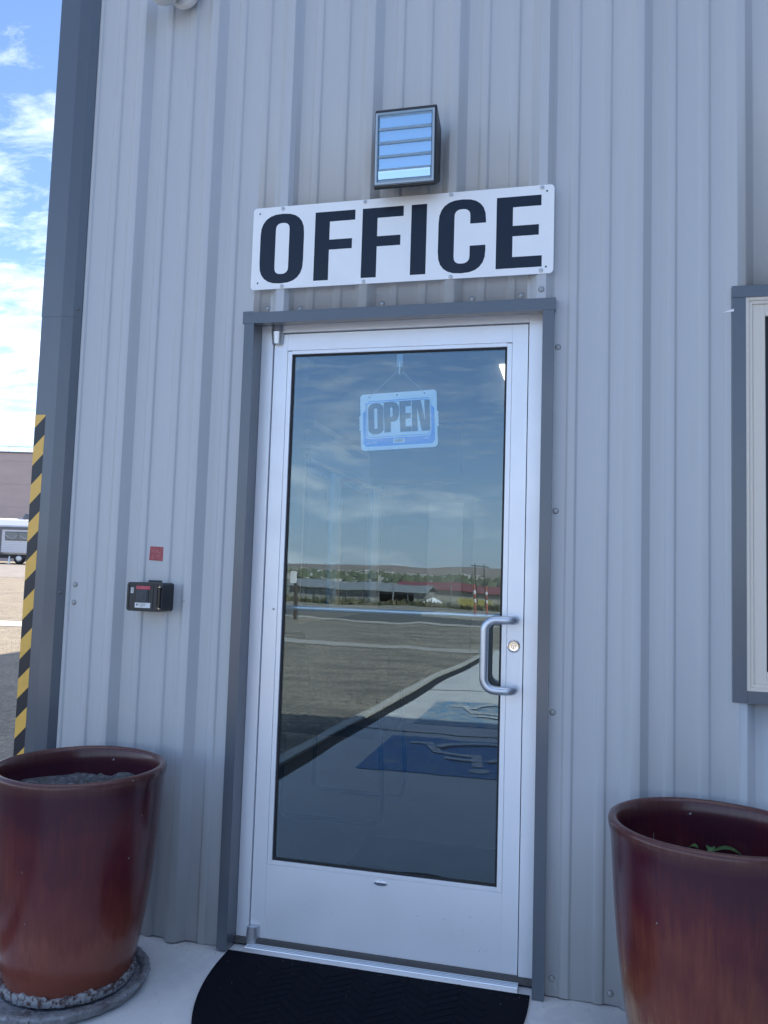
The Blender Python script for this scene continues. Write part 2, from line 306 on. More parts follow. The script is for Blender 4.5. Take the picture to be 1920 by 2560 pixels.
# leave a hole for nothing: one sheet; building floor sits above it
g = MB(1)
vs = [(x, y, gh(x, y)) for y in ay for x in ax]; nx = len(ax)
g.poly(vs, [(j*nx+i, j*nx+i+1, (j+1)*nx+i+1, (j+1)*nx+i) for j in range(len(ay)-1) for i in range(nx-1)])
def groundmat():
    m = bpy.data.materials.new('gravel and range land'); m.use_nodes = True; t = m.node_tree; b = t.nodes['Principled BSDF']; b.inputs['Roughness'].default_value = .95; b.inputs['Specular IOR Level'].default_value = .25
    g = N(t, 'ShaderNodeNewGeometry'); sp = N(t, 'ShaderNodeSeparateXYZ'); t.links.new(g.outputs['Position'], sp.inputs[0])
    def ns(scale, sc3=I3, det=6, ro=.6):
        mp = N(t, 'ShaderNodeMapping'); mp.inputs['Scale'].default_value = sc3; t.links.new(g.outputs['Position'], mp.inputs[0])
        n = N(t, 'ShaderNodeTexNoise'); n.inputs['Scale'].default_value = scale; n.inputs['Detail'].default_value = det; n.inputs['Roughness'].default_value = ro; t.links.new(mp.outputs[0], n.inputs['Vector']); return n.outputs[0]
    def mr(v, a, b_, c=0, d=1):
        r = N(t, 'ShaderNodeMapRange'); t.links.new(v, r.inputs[0]); r.inputs[1].default_value = a; r.inputs[2].default_value = b_; r.inputs[3].default_value = c; r.inputs[4].default_value = d; return r.outputs[0]
    def mx(f, a, b_):
        n = N(t, 'ShaderNodeMix', data_type='RGBA'); t.links.new(f, n.inputs[0])
        for i, v in ((6, a), (7, b_)):
            if isinstance(v, tuple): n.inputs[i].default_value = (*v, 1)
            else: t.links.new(v, n.inputs[i])
        return n.outputs[2]
    v = N(t, 'ShaderNodeTexVoronoi'); v.inputs['Scale'].default_value = 48; t.links.new(g.outputs['Position'], v.inputs['Vector'])
    stone = mx(mr(v.outputs['Color'], .1, .9), (.07, .062, .055), (.27, .25, .215))
    fine = mx(mr(ns(9), .35, .65), stone, (.16, .145, .12))
    pale = mx(mr(ns(26), .4, .6), (.21, .18, .145), (.33, .285, .225))
    backg = mx(mr(ns(1.4), .35, .62), fine, pale)
    # finer tan gravel out in the yard behind, darker millings in front
    darkg = mx(mr(ns(22, (1, 1.6, 1)), .40, .66), (.17, .145, .115), (.62, .55, .45))
    darkg = mx(mr(ns(1.1, (.5, 1.6, 1)), .45, .7), darkg, (.17, .158, .14))
    yard = mx(mr(sp.outputs[1], -3, 3), darkg, mx(mr(ns(5), .3, .7), backg, pale))
    weeds = mx(mr(ns(1.2, (.5, 1, 1)), .4, .62), (.20, .17, .10), (.075, .085, .045))
    c = mx(mr(sp.outputs[1], -31, -30.4), weeds, yard)
    valley = mx(mr(ns(.012, (.35, 1, 1)), .42, .60), (.14, .17, .10), (.36, .33, .26))
    c = mx(mr(sp.outputs[1], -330, -200), valley, c)
    hill = mx(mr(ns(.0016, (1, 1, 3)), .35, .65), (.34, .29, .26), (.26, .24, .20))
    c = mx(mr(sp.outputs[1], -2900, -2100), hill, c)
    t.links.new(c, b.inputs['Base Color'])
    bp = N(t, 'ShaderNodeBump'); bp.inputs['Strength'].default_value = .9; bp.inputs['Distance'].default_value = .012; t.links.new(v.outputs['Distance'], bp.inputs['Height'])
    bp2 = N(t, 'ShaderNodeBump'); bp2.inputs['Strength'].default_value = .8; bp2.inputs['Distance'].default_value = .03; t.links.new(ns(7), bp2.inputs['Height']); t.links.new(bp.outputs[0], bp2.inputs['Normal'])
    t.links.new(bp2.outputs[0], b.inputs['Normal'])
    return m
tag(g.build('ground', groundmat(), smooth=True, ang=80), 'gravel yard running out to valley and hills', kind='structure')

def strip(name, pts, m, lift, label, sub=14):
    """quad strip laid over the terrain; pts = 4 corners (x,y) metres"""
    b = MB(1); a, b_, c, d = [Vector(p) for p in pts]; vs = []
    for j in range(sub+1):
        for i in range(sub+1):
            p = (a.lerp(b_, i/sub)).lerp(d.lerp(c, i/sub), j/sub); vs.append((p.x, p.y, gh(p.x, p.y)+lift))
    n = sub+1
    b.poly(vs, [(j*n+i, j*n+i+1, (j+1)*n+i+1, (j+1)*n+i) for j in range(sub) for i in range(sub)])
    return tag(b.build(name, m), label, kind='structure')
PALE = mat('pale dusty concrete', (.50, .47, .42), .9, var=[(4, (.40, .375, .33), .45, .7, I3)])
ASPH = mat('weathered asphalt', (.115, .118, .112), .9, var=[(1.5, (.15, .15, .14), .4, .7, (.3, 1, 1))])
VERGE = mat('dusty verge', (.32, .29, .24), .95, var=[(2, (.25, .23, .18), .4, .7, I3)])
strip('road', [(-120, -27), (120, -27), (120, -20.6), (-120, -20.6)], ASPH, .010, 'grey asphalt road across the front')
strip('verge', [(-120, -30.8), (120, -30.8), (120, -27.05), (-120, -27.05)], VERGE, .010, 'pale dusty verge beyond the road')
strip('road_shoulder', [(-120, -20.55), (120, -20.55), (120, -19.7), (-120, -19.7)], PALE, .010, 'pale shoulder on the near side of the road')
strip('concrete_gutter', [(-60, -12.25), (60, -12.25), (60, -11.45), (-60, -11.45)], PALE, .010, 'pale concrete gutter crossing the dark gravel')
# yard behind: smoother lane near the trailer and a pale wheel-worn band (rows measured from the photograph)
def yardband(name, d0, d1, m, lift, label):
    F = Vector((-.2381, .9712)); R = Vector((.9712, .2381)); C = Vector((1.09, -2.66))
    p = [C+F*d+R*e for d, e in ((d0, -d0*.9-6), (d0, -d0*.2), (d1, -d1*.2), (d1, -d1*.9-6))]
    return strip(name, [tuple(q) for q in p], m, lift, label)
LANE = mat('packed lane', (.20, .18, .17), .9, var=[(1.2, (.27, .24, .21), .4, .65, (1, 3, 1))], bump=[(30, .6, .01, I3)])
yardband('lane', 33, 50, LANE, .012, 'smoother packed lane in front of the trailer')
yardband('concrete_strip', 14.2, 15.1, PALE, .010, 'pale concrete strip across the yard behind')

# slab
def edge(y): return -.80 + .045*abs(y)          # metres: left edge of the slab
b = MB(1); n = 24; ys = [0.02-.5*i for i in range(n)]
zt = GZ*U
prof = [(edge(0)-0.13, .04)] + [(edge(y), y) for y in ys[1:]]
right = [(5.2, ys[-1]), (5.2, .04)]
pts = prof + right
b.prism(pts, 'z', -.35, zt)
slab = tag(b.build('pavement', CONC), 'broomed concrete slab in front of the office door', kind='structure')
b = MB(1); e = []
for i in range(n-1):
    y0, y1 = ys[i]-.0, ys[i+1]
    e.append((y0, y1))
pl = [(edge(y)-.29, y) for y in ys[1:]]; pr = [(edge(y)-.195, y) for y in ys[1:]]
b.prism(pl + pr[::-1], 'z', -.35, -.048)
tag(b.build('kerb', mat('pale kerb concrete', (.58, .56, .51), .85, var=[(8, (.48, .46, .42), .4, .7, I3)])), 'narrow pale kerb between gravel and slab', kind='structure')
b = MB(1); pl = [(edge(y)-.193, y) for y in ys[1:]]; pr = [(edge(y)-.002, y) for y in ys[1:]]
b.prism(pl + pr[::-1], 'z', -.34, -.066)
tag(b.build('dark_band', mat('dark band', (.02, .022, .025), .8)), 'dark band between kerb and slab', kind='structure')  # dark band, set a little below kerb and slab
# thin dark lines for the slab joints
b = MB(1)
b.box(-.66, 5.2, -3.83, -3.81, zt+.001, zt+.003); b.box(1.33, 1.342, -3.8, -.0, zt+.001, zt+.003); b.box(-.55, 5.2, -6.2, -6.18, zt+.001, zt+.003)
tag(b.build('slab_joint', mat('slab joint dark', (.05, .05, .05), .9)), 'thin control joints cut in the slab', kind='structure')
# accessible-parking symbols painted on the slab
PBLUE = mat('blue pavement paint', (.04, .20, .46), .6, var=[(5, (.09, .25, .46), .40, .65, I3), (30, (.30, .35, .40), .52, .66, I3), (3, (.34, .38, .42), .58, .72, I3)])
PBLUE_SUN = mat('worn sunlit blue paint', (.10, .29, .50), .7, var=[(9, (.40, .44, .47), .44, .58, (1, 2, 1)), (30, (.45, .47, .48), .50, .62, I3)])  # paler than the shaded square: sunlight put into the colour, plus worn patches
PWHITE = mat('white pavement paint', (.66, .67, .66), .6, var=[(30, (.22, .32, .45), .50, .62, I3)])
def parking(name, x0, x1, y0, y1, label, pb):
    r = empty(name, (x0+(x1-x0)/2, (y0+y1)/2, zt), label, 'painted marking', 'blue accessible parking markings on the slab', s=1)
    q = MB(1); q.box(x0, x1, y0, y1, zt+.002, zt+.005); q.build('blue_square', pb, r)
    cx_, cy_ = (x0+x1)/2, (y0+y1)/2; w = (x1-x0)/1.2; h = (y1-y0)/1.1
    q = MB(1); lift = [0]; T = lambda x, y: (cx_ + x*w, cy_ + y*h, zt+.009+lift[0])
    def stroke(P, th):
        lift[0] += .0005
        P = [Vector(T(*p)) for p in P]
        for a, c in zip(P, P[1:]):
            lift[0] += .0004; a = a+Vector((0, 0, lift[0])); c = c+Vector((0, 0, lift[0])); d = (c-a).normalized(); nn = Vector((-d.y, d.x, 0))*th; a = a-d*th*.7; c = c+d*th*.7
            q.poly([a-nn, c-nn, c+nn, a+nn], [(0, 1, 2, 3)])
    # seen from the kerb side: head, back, seat, legs and the open wheel
    q.poly([T(.12+.06*cos(a*pi/6), .40+.06*sin(a*pi/6)) for a in range(12)], [tuple(range(12))])
    stroke([(.10, .28), (.06, -.02), (-.20, -.04), (-.30, -.30), (-.40, -.28)], .035)
    stroke([(.08, .14), (-.12, .12)], .030)
    stroke([(.16+.0, .14)] + [(.06+.27*cos(radians(a)), -.14+.27*sin(radians(a))) for a in range(60, -190, -18)], .030)
    q.build('wheelchair_symbol', PWHITE, r, doubles=False)
parking('parking_symbol', -.30, 1.0, -5.45, -4.22, 'blue and white wheelchair marking on the sunlit part of the slab', PBLUE_SUN)
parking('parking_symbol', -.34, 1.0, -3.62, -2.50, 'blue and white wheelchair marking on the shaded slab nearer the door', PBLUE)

# ================================================================== OFFICE BUILDING
B = empty('office_building', (100, 0, GZ), 'grey ribbed metal office building with slate trim and an aluminium glass door', 'building')
# ribbed wall: R-panel, major ribs every 12 in, two minor ribs between
R0 = 13.77
def profile(x0, x1):
    P = []
    k0 = int((x0-R0)//12)-1; k1 = int((x1-R0)//12)+2
    for k in range(k0, k1):
        c = R0+12*k
        P += [(c-1.60, 0), (c-.54, -1.25), (c+.54, -1.25), (c+1.60, 0)]
        for mm in (4, 8): P += [(c+mm-.70, 0), (c+mm-.44, -.25), (c+mm+.44, -.25), (c+mm+.70, 0)]
    # round every fold a little so that it catches the light
    out = []
    for i in range(1, len(P)-1):
        a, p, c = Vector(P[i-1]), Vector(P[i]), Vector(P[i+1]); d = min(.09, (p-a).length*.3, (c-p).length*.3)
        q0 = p+(a-p).normalized()*d; q2 = p+(c-p).normalized()*d; q1 = (q0+q2)/4+p/2
        out += [tuple(q0), tuple(q1), tuple(q2)]
    return [q for q in out if x0 < q[0] < x1]
def yat(P, x):
    for a, c in zip(P, P[1:]):
        if a[0] <= x <= c[0]: return a[1]+(c[1]-a[1])*(x-a[0])/max(1e-9, c[0]-a[0])
    return 0
XL, XR, ZB, ZT = -35.2, 470, -.95, 224
holes = [(-2.6, 38.7, -99, 85.4), (61.4, 97.6, 36.6, 85.4)]
P = profile(XL-20, XR+20); xs = [q for q in P if XL <= q[0] <= XR]
ex = [XL, XR] + [h[i] for h in holes for i in (0, 1)]
xs = sorted(xs + [(x, yat(P, x)) for x in ex]); zs = sorted({ZB, ZT, 20, 36.6, 60, 85.4, 120, 160})
w = MB(); vs = [(x, y, z if z > ZB else ZB+.10*sin(x*.9)*sin(x*.37+1)+.05*sin(x*2.3)) for z in zs for x, y in xs]; nx = len(xs); F = []
for j in range(len(zs)-1):
    zm = (zs[j]+zs[j+1])/2
    for i in range(nx-1):
        xm = (xs[i][0]+xs[i+1][0])/2
        if xs[i+1][0]-xs[i][0] < 1e-6: continue
        if any(h[0] < xm < h[1] and h[2] < zm < h[3] for h in holes): continue
        F.append((j*nx+i, j*nx+i+1, (j+1)*nx+i+1, (j+1)*nx+i))
w.poly(vs, F)
wall = w.build('wall', WALLM, B, smooth=True, ang=25)
so = wall.modifiers.new('s', 'SOLIDIFY'); so.thickness = .0009; so.offset = 1
# one shallow dent low on the wall right of the key box
me = wall.data
# side laps: the neighbouring sheet's rib sits on top of ribs 36 in apart
for k in range(-1, 36, 3):
    c = R0+12*k
    if c > XR-3: break
    for za, zb_ in ([(85.6, ZT)] if -2.6 < c < 38.8 else ([(ZB, 36.4), (85.6, ZT)] if 61 < c < 98 else [(ZB, ZT)])):
        q = MB(); o_ = .045; L = [(c-1.88, -o_), (c-1.62, -o_), (c-.56, -1.25-o_), (c+.56, -1.25-o_), (c+1.10, -.62-o_)]
        q.poly([(x, y, z) for z in (za, zb_) for x, y in L], [(i, i+1, 5+i+1, 5+i) for i in range(4)])
        o = q.build('panel_lap', WALLM, B); s_ = o.modifiers.new('s', 'SOLIDIFY'); s_.thickness = .0009; s_.offset = 0
# rest of the shell
q = MB(1); H = ZT*U-.01
XW = -.90
for (y0, y1, z0, z1) in ((.0, 2.62, -.03, H), (4.92, 20, -.03, H), (2.62, 4.92, -.03, .9), (2.62, 4.92, 2.30, H)):
    q.box(XW, XW+.10, y0+.003, y1, z0, z1)
for k in range(60):
    yy = .25+k*.3048
    for z0, z1 in ([(-.03, .9), (2.3, H)] if 2.5 < yy < 5.0 else [(-.03, H)]):
        q.prism([(XW+.001, yy-.034), (XW-.032, yy-.014), (XW-.032, yy+.014), (XW+.001, yy+.034)], 'z', z0, z1)
q.build('side_wall', WALLM, B)
q = MB(1); q.box(11.8, 11.9, .05, 20, -.03, H); q.box(-.8, 11.8, 19.9, 20, -.03, H); q.build('rear_wall', WALLM, B)
q = MB(1); q.box(-.93, 11.97, -.045, 20.05, H+.005, H+.16); q.build('roof', TRIMM, B)
# unseen wing, added on the right to darken the right-facing rib slopes
q = MB(1); q.box(6.7, 11.79, -10.0, -.06, -.03, H-.02)
for k in range(29): q.prism([(6.699, -8.9+k*.3048-.034), (6.668, -8.9+k*.3048-.014), (6.668, -8.9+k*.3048+.014), (6.699, -8.9+k*.3048+.034)], 'z', -.03, H-.03)
q.build('shading_wing', mat('dark shading wing', (.055, .06, .065), .45), B)
# corner trim
def ctrim(z0, z1, o, name):
    q = MB(); L = [(-30.22, -.08), (-30.26, -.42-o), (-31.2, -1.12-o), (-32.75, -1.78-o), (-36.12-o, -1.78-o), (-36.12-o, 4.2), (-35.9, 4.2), (-35.9, -1.5), (-32.8, -1.5), (-31.4, -.95), (-30.5, -.35), (-30.4, -.08)]
    q.prism(L, 'z', z0, z1); return q.build(name, TRIMM, B, smooth=True, ang=10)
ctrim(GZ+.1, 87.4, 0, 'corner_trim'); ctrim(86.6, ZT, .045, 'corner_trim')
# screws in the wall
SC_PROTO = None
def screw(x, y, z, parent, m=SCREWM, r=.21, name='screw'):
    q = MB(); q.lathe([(0, -.02), (.0, 0)], (x, y, z), 3) if False else None
    q.lathe([(r*1.65, 0), (r*1.75, -.03), (r*1.5, -.055), (r*1.05, -.06), (r, -.07), (r*.98, -.17), (r*.8, -.20), (0.001, -.21)], (x, y, z), 12, axis='y')
    o = q.build(name, m, parent, smooth=True, ang=35)
    if r > .18:
        q = MB(); q.lathe([(r*1.84, 0), (r*1.84, -.03), (r*1.6, -.05)], (x, y, z), 14, axis='y'); q.build('washer', GAP, o)
    return o
for x, z in ((-28.85, 46.7), (-28.9, 44.1), (-26.1, 45.35), (-.5, 86.75), (4.4, 86.5), (16.2, 86.6), (28.6, 86.6), (35.1, 86.75), (39.95, 79.65), (39.95, 58.35), (39.95, 33.05), (40.3, 1.1), (47.2, .35)):
    screw(x, -.02, z, B)
screw(37.75, -1.32, 87.0, B); screw(-11.1, -.4, 45.1, B); screw(-10.6, -1.1, 45.0, B)
screw(-30.75, -.86, 87.9, B, TRIMM, .17); screw(-30.75, -.82, 45.5, B, TRIMM, .17)
# small sealant bead by the foot screw
q = MB(); q.tube([(40.5, -.1, 1.0), (40.75, -.12, .8), (40.8, -.12, .3), (41.0, -.1, .1)], .06, 6); q.build('sealant_bead', WALLM, B, smooth=True)
# interior
IW = mat('interior paint', (.15, .16, .17), .85)
q = MB(1); X0, X1, Y0, Y1, Z0, Z1 = -.80, 4.5, .16, 5.35, .0, 2.75
q.box(X0-.02, -.075, Y0-.10, Y0, Z0, Z1); q.box(.99, 1.55, Y0-.10, Y0, Z0, Z1); q.box(2.49, X1, Y0-.10, Y0, Z0, Z1); q.box(-.075, .99, Y0-.10, Y0, 2.17, Z1); q.box(1.55, 2.49, Y0-.10, Y0, Z0, .92); q.box(1.55, 2.49, Y0-.10, Y0, 2.17, Z1)
for (y0, y1, z0, z1) in ((Y0, 2.62, Z0, Z1), (4.92, Y1, Z0, Z1), (2.62, 4.92, Z0, .9), (2.62, 4.92, 2.30, Z1)): q.box(X0+.002, X0+.02, y0+.001, y1-.001, z0, z1)
q.box(X0, X1, Y1, Y1+.08, Z0, Z1); q.box(X1, X1+.08, Y0, Y1, Z0, Z1)
q.build('interior_wall', IW, B)
q = MB(1); q.box(X0, X1, Y0, Y1, Z1, Z1+.05); q.build('ceiling', IW, B)
q = MB(1); q.box(X0, X1, .03, Y1, -.02, -.0005); q.build('carpet', CARPET, B)
cl = MB(1); cl.box(.53, 1.13, 2.9, 3.95, Z1-.02, Z1-.002); cl.build('ceiling_light', mat('lit diffuser', (.8, .8, .8), .5, emit=((1.0, .86, .66), 1.6)), B)
iw = MB(1)
for (a, c, e, f) in ((2.62, 2.70, .9, 2.3), (4.84, 4.92, .9, 2.3), (3.55, 3.62, .98, 2.22), (2.70, 4.84, .9, .98), (2.70, 4.84, 2.22, 2.3)): iw.box(-.895, -.80, a, c, e, f)
sw = iw.build('side_window', WINF, B)
q = MB(1); q.box(-.86, -.856, 2.7, 4.84, .98, 2.22); q.build('pane', PANE2, sw)
q = MB(1)
for i in range(11): q.box(-.79, -.745, 2.66, 4.88, 2.08+i*.018, 2.0815+i*.018)
q.box(-.80, -.74, 2.66, 4.88, 2.285, 2.33); q.box(-.785, -.75, 2.66, 4.88, 2.03, 2.06)
q.build('window_blind', mat('white blind', (.6, .6, .6), .6), sw)
q = MB(1); q.box(-.40, -.05, 5.31, 5.345, .95, 2.0, bev=.006); q.build('bright_window_panel', mat('board', (.75, .76, .76), .4), B)  # stands for a bright window; its brightness is put into the pale colour
q = MB(1); q.box(.06, .92, 5.31, 5.345, .0, 2.03, bev=.004); q.build('inner_door', mat('beige door', (.30, .29, .27), .5), B)
# ---- door trim (slate)
q = MB(); L = [(-3.38, -.05), (-3.38, -1.40), (-1.93, -1.40), (-1.93, 1.80), (-2.05, 1.80), (-2.05, -1.28), (-3.26, -1.28), (-3.26, -.05)]
q.prism(L, 'z', GZ+.35, 85.0); q.build('jamb_trim', TRIMM, B)
q = MB(); q.prism([(41.3-1.9-x if False else 36.07-x, y) for x, y in L], 'z', GZ+.05, 85.0)
o = q.build('jamb_trim', TRIMM, B)
q = MB(); q.prism([(-.05, 85.95), (-1.46, 85.80), (-1.46, 84.25), (-.9, 84.25), (1.80, 84.75), (1.80, 84.95), (-1.30, 84.45), (-1.33, 85.6), (-.05, 85.7)], 'x', -3.62, 39.62); q.build('head_trim', TRIMM, B)
q = MB(); q.box(-3.62, -2.1, -1.50, -1.465, 85.55, 85.98); q.build('trim_tab', TRIMM, B)
# ---- frame
fr = MB(); fr.box(-1.92, -.13, 1.62, 6.1, GZ+.1, 84.9, bev=.03); fr.box(36.13, 37.95, 1.62, 6.1, GZ+.1, 84.9, bev=.03); fr.box(-.129, 36.129, 1.62, 6.1, 83.68, 84.9, bev=.03)
frame = fr.build('door_frame', ALU, B)
q = MB(); q.box(-.13, 0, 2.3, 5.8, GZ+.1, 83.7); q.box(36.0, 36.13, 2.3, 5.8, GZ+.1, 83.7); q.box(-.13, 36.13, 2.3, 5.8, 83.5, 83.68); q.build('weatherstrip', GAP, frame)
q = MB(); q.prism([(-1.05, GZ), (-1.05, GZ+.10), (-.35, GZ+.46)] + [(-.2+i*.38+d, GZ+.47+(.12 if k else 0)) for i in range(5) for d, k in ((0, 0), (.04, 1), (.16, 1), (.20, 0))] + [(1.9, GZ+.47), (5.5, GZ+.47), (5.5, GZ)], 'x', .15, 36.2)
q.build('threshold', ALU2, frame)
# ---- leaf
D = MB(); zb, ztp, y0, y1 = -.42, 83.5, 1.88, 3.63
D.box(0.0, 2.03, y0, y1, zb, ztp, bev=.03); D.box(33.92, 36, y0, y1, zb, ztp, bev=.03)
D.box(2.035, 33.915, y0+.004, y1, 81.1, ztp, bev=.02); D.box(2.035, 33.915, y0+.012, y1, zb, 9.72, bev=.02)
door = D.build('door', ALU, B)
q = MB()
q.box(2.06, 2.72, y0+.02, y1-.1, 9.75, 80.98, bev=.03); q.box(33.24, 33.89, y0+.02, y1-.1, 9.75, 80.98, bev=.03)
q.box(2.73, 33.23, y0+.02, y1-.1, 80.55, 81.07, bev=.03); q.box(2.73, 33.23, y0+.02, y1-.1, 9.75, 10.28, bev=.03)
q.build('glazing_stop', ALU, door)
q = MB()
for a, c, e, f in ((2.72, 3.05, 10.28, 80.55), (32.95, 33.24, 10.28, 80.55), (3.05, 32.95, 80.28, 80.55), (3.05, 32.95, 10.28, 10.60)): q.box(a, c, 2.14, 2.9, e, f, bev=.04)
q.build('gasket', GAP, door)
q = MB(); q.box(2.9, 33.1, 2.30, 2.38, 10.4, 80.4); q.build('glass_pane', PANE, door)
# pull handle: offset loop
path = []
def arc(c, a0, a1, rr, f, n=9):
    return [f(c, a0+(a1-a0)*i/n, rr) for i in range(n+1)]
yo = -.75; xh = 31.25; xb = 34.95; zt_, zb2 = 44.25, 35.35
path = [(xb, 1.95, zt_), (xb, .9, zt_)] + [(xb-1.0+1.0*cos(a), .25-1.0*sin(a)+.35, zt_) for a in [i*pi/2/6 for i in range(7)]]
path += [(xh+1.5, yo+.35, zt_)] + [(xh+1.5-1.5*sin(a), yo+.35-.0*a, zt_-1.5+1.5*cos(a)) for a in [i*pi/2/8 for i in range(1, 9)]]
low = [(x, y, zt_+zb2-z) for x, y, z in path][::-1]
q = MB(); q.tube(path+low, .55, 18); q.build('handle', ALU2, door, smooth=True, ang=60)
q = MB(); q.tube([(2.6, 4.6, 44.5), (33.4, 4.6, 44.5)], .45, 14); q.box(1.2, 2.6, 3.6, 5.0, 43.9, 45.1); q.box(33.4, 34.8, 3.6, 5.0, 43.9, 45.1); q.build('push_bar', ALU2, door, smooth=True, ang=50)
q = MB(); q.lathe([(.80, 0), (.82, -.10), (.74, -.16), (.66, -.14), (.62, -.08), (.60, -.12), (.30, -.13), (.29, -.10), (.26, -.10), (.25, -.15), (.001, -.15)], (34.82, 1.88, 40.85), 32, axis='y'); lk = q.build('lock', CHROME, door, smooth=True, ang=30)
q = MB(); q.lathe([(.70, -.02), (.72, -.148), (.66, -.150)], (34.82, 1.88, 40.85), 32, axis='y'); q.lathe([(.27, -.05), (.285, -.155), (.25, -.155)], (34.82, 1.88, 40.72), 20, axis='y'); q.box(34.79, 34.85, 1.70, 1.74, 40.50, 40.86); q.build('keyway', GAP, door)
q = MB(); q.lathe([(.17, 0), (.17, -.04), (.10, -.07), (.001, -.07)], (1.5, 1.87, 44.3), 14, axis='y'); q.build('rivet', SCREWM, door, smooth=True)
def pivot(z0, z1, zgap, capdown, name):
    q = MB(); cx0 = .5
    def seg(za, zb_, ra, rb):
        q.poly([(cx0+r*math.copysign(abs(cos(a))**.8, cos(a)), 1.75-(r*1.05)*max(0, sin(a))**.8, z) for z, r in ((za, ra), (zb_, rb)) for a in [i*pi/14 for i in range(15)]],
               [(i, i+1, 15+i+1, 15+i) for i in range(14)] + [tuple(range(15)), tuple(range(15, 30))])
    return q, seg
q, seg = pivot(0, 0, 0, 0, ''); 
q2, s2 = pivot(0, 0, 0, 0, '')
seg(82.0, 83.72, .72, .90); seg(83.86, 84.72, .90, .84); q.build('pivot_hinge', ALU2, door, smooth=True, ang=50)
s2(-.98, -.55, .72, .84); s2(-.42, 1.55, .88, .80); q2.build('pivot_hinge', ALU2, door, smooth=True, ang=50)
# maker's badge on the bottom rail
q = MB(); q.lathe([(0.95, 0), (.95, -.03), (.86, -.05), (.001, -.055)], (0, 0, 0), 28, axis='y')
for v in q.bm.verts: v.co = Vector((v.co.x+18.05*U, v.co.y+1.885*U, v.co.z*.36+9.05*U))
q.build('badge', ALU2, door, smooth=True, ang=30)
q = MB(); q.text('Kawneer', 18.05, 9.05, .30, 1.815, .01, bold=.006); q.build('badge_lettering', mat('blue badge print', (.01, .03, .16), .4), door, doubles=False)
# scuffs low on the kick rail
q = MB()
for _ in range(16): 
    x = random.choice((random.gauss(28, 2.2), random.gauss(31.5, .8), random.uniform(6, 33))); z = random.uniform(2, 6.5); s_ = random.uniform(.02, .06)
    q.poly([(x-s_, 1.888, z), (x, 1.888, z-s_*1.6), (x+s_*.8, 1.888, z+s_*.3), (x, 1.888, z+s_*1.3)], [(0, 1, 2, 3)])
q.build('scuffs', mat('scuff mark', (.12, .12, .13), .7), door)['kind'] = 'stuff'
# ---- window at the right edge
q = MB(); a0, a1, b0, b1 = 60.72, 98.3, 35.85, 86.1
q.box(a0, a0+1.55, -1.40, -.02, b0+.02, b1-1.45, bev=.02); q.box(a1-1.55, a1, -1.40, -.02, b0+.02, b1-1.45, bev=.02)
q.box(a0-.02, a1+.02, -1.47, -.02, b1-1.45, b1, bev=.02); q.box(a0+1.56, a1-1.56, -1.38, -.02, b0, b0+1.45, bev=.02)
win = q.build('window', TRIMM, B)
q = MB()
def ring(x0, x1, z0, z1, wd, ya, yb, bev=.04):
    q.box(x0, x0+wd, ya, yb, z0, z1, bev=bev); q.box(x1-wd, x1, ya, yb, z0, z1, bev=bev); q.box(x0+wd, x1-wd, ya, yb, z0, z0+wd, bev=bev); q.box(x0+wd, x1-wd, ya, yb, z1-wd, z1, bev=bev)
ring(62.22, 96.8, 37.25, 84.7, .45, -1.30, 3, .05); ring(62.67, 96.35, 37.70, 84.25, .42, -1.12, 3, .04); ring(63.09, 95.93, 38.12, 83.83, 1.45, -.95, 3, .06)
q.build('window_frame', WINF, win)
q = MB(); q.box(64.4, 94.6, .3, .38, 39.4, 82.5); q.build('pane', PANE2, win)
q = MB(); q.box(64.5, 65.1, -.55, .28, 39.56, 82.3); q.box(65.1, 94.6, -.1, .28, 74.6, 75.6); q.build('sash', GAP, win)
q = MB()
for i in range(26): q.box(64.6, 94.5, 2.6, 3.7, 40+i*1.65, 40.08+i*1.65, rot=Matrix.Rotation(radians(25), 3, 'X'), piv=(80, 3.1, 40+i*1.65))
q.build('window_blind', mat('grey blind', (.35, .36, .37), .6), win)
q = MB(); q.prism([(59.6, 82.8), (60.5, 83.1), (60.9, 83.25), (60.9, 82.9), (60.2, 82.9)], 'y', -1.52, -1.48); q.build('torn_film', SIGNW, win)

# ================================================================== THINGS ON THE WALL
S = empty('office_sign', (18.3, -1.4, 89.05), 'white metal sign reading OFFICE in black capitals above the door', 'sign')
q = MB(); q.sheet([rrect(-2.68, 39.24, 89.05, 100.95, .55)], .06, -1.42); q.build('panel', SIGNW, S, smooth=True, ang=40)
def superell(cx_, cz_, a, b_, n=40, p=2.6): return [(cx_+a*math.copysign(abs(cos(t))**(2/p), cos(t)), cz_+b_*math.copysign(abs(sin(t))**(2/p), sin(t))) for t in [2*pi*i/n for i in range(n)]]
def stadium(x0, x1, z0, z1, rz, n=12):   # straight sides, round (elliptic) ends
    c = (x0+x1)/2; a = (x1-x0)/2
    return [(c+a*math.copysign(abs(cos(t))**.8, cos(t)), z1-rz+rz*sin(t)**.8 if sin(t) > 0 else z1-rz) for t in [pi*i/n for i in range(n+1)]] + \
           [(c+a*math.copysign(abs(cos(t))**.8, cos(t)), z0+rz-rz*abs(sin(t))**.8) for t in [pi+pi*i/n for i in range(n+1)]]
q = MB(); y = -1.432; th = .012
q.sheet([stadium(-1.50, 5.0, 89.80, 99.88, 3.1), stadium(.78, 2.82, 91.15, 98.55, 1.0)], th, y)
def Fl(x): return [(x, 99.65), (x+5.78, 99.65), (x+5.78, 98.22), (x+2.14, 98.22), (x+2.14, 95.62), (x+5.42, 95.62), (x+5.42, 94.2), (x+2.14, 94.2), (x+2.14, 89.88), (x, 89.88)]
q.sheet([Fl(6.6)], th, y); q.sheet([Fl(13.43)], th, y)
q.sheet([[(20.3, 89.9), (22.43, 89.9), (22.43, 99.65), (20.3, 99.65)]], th, y)
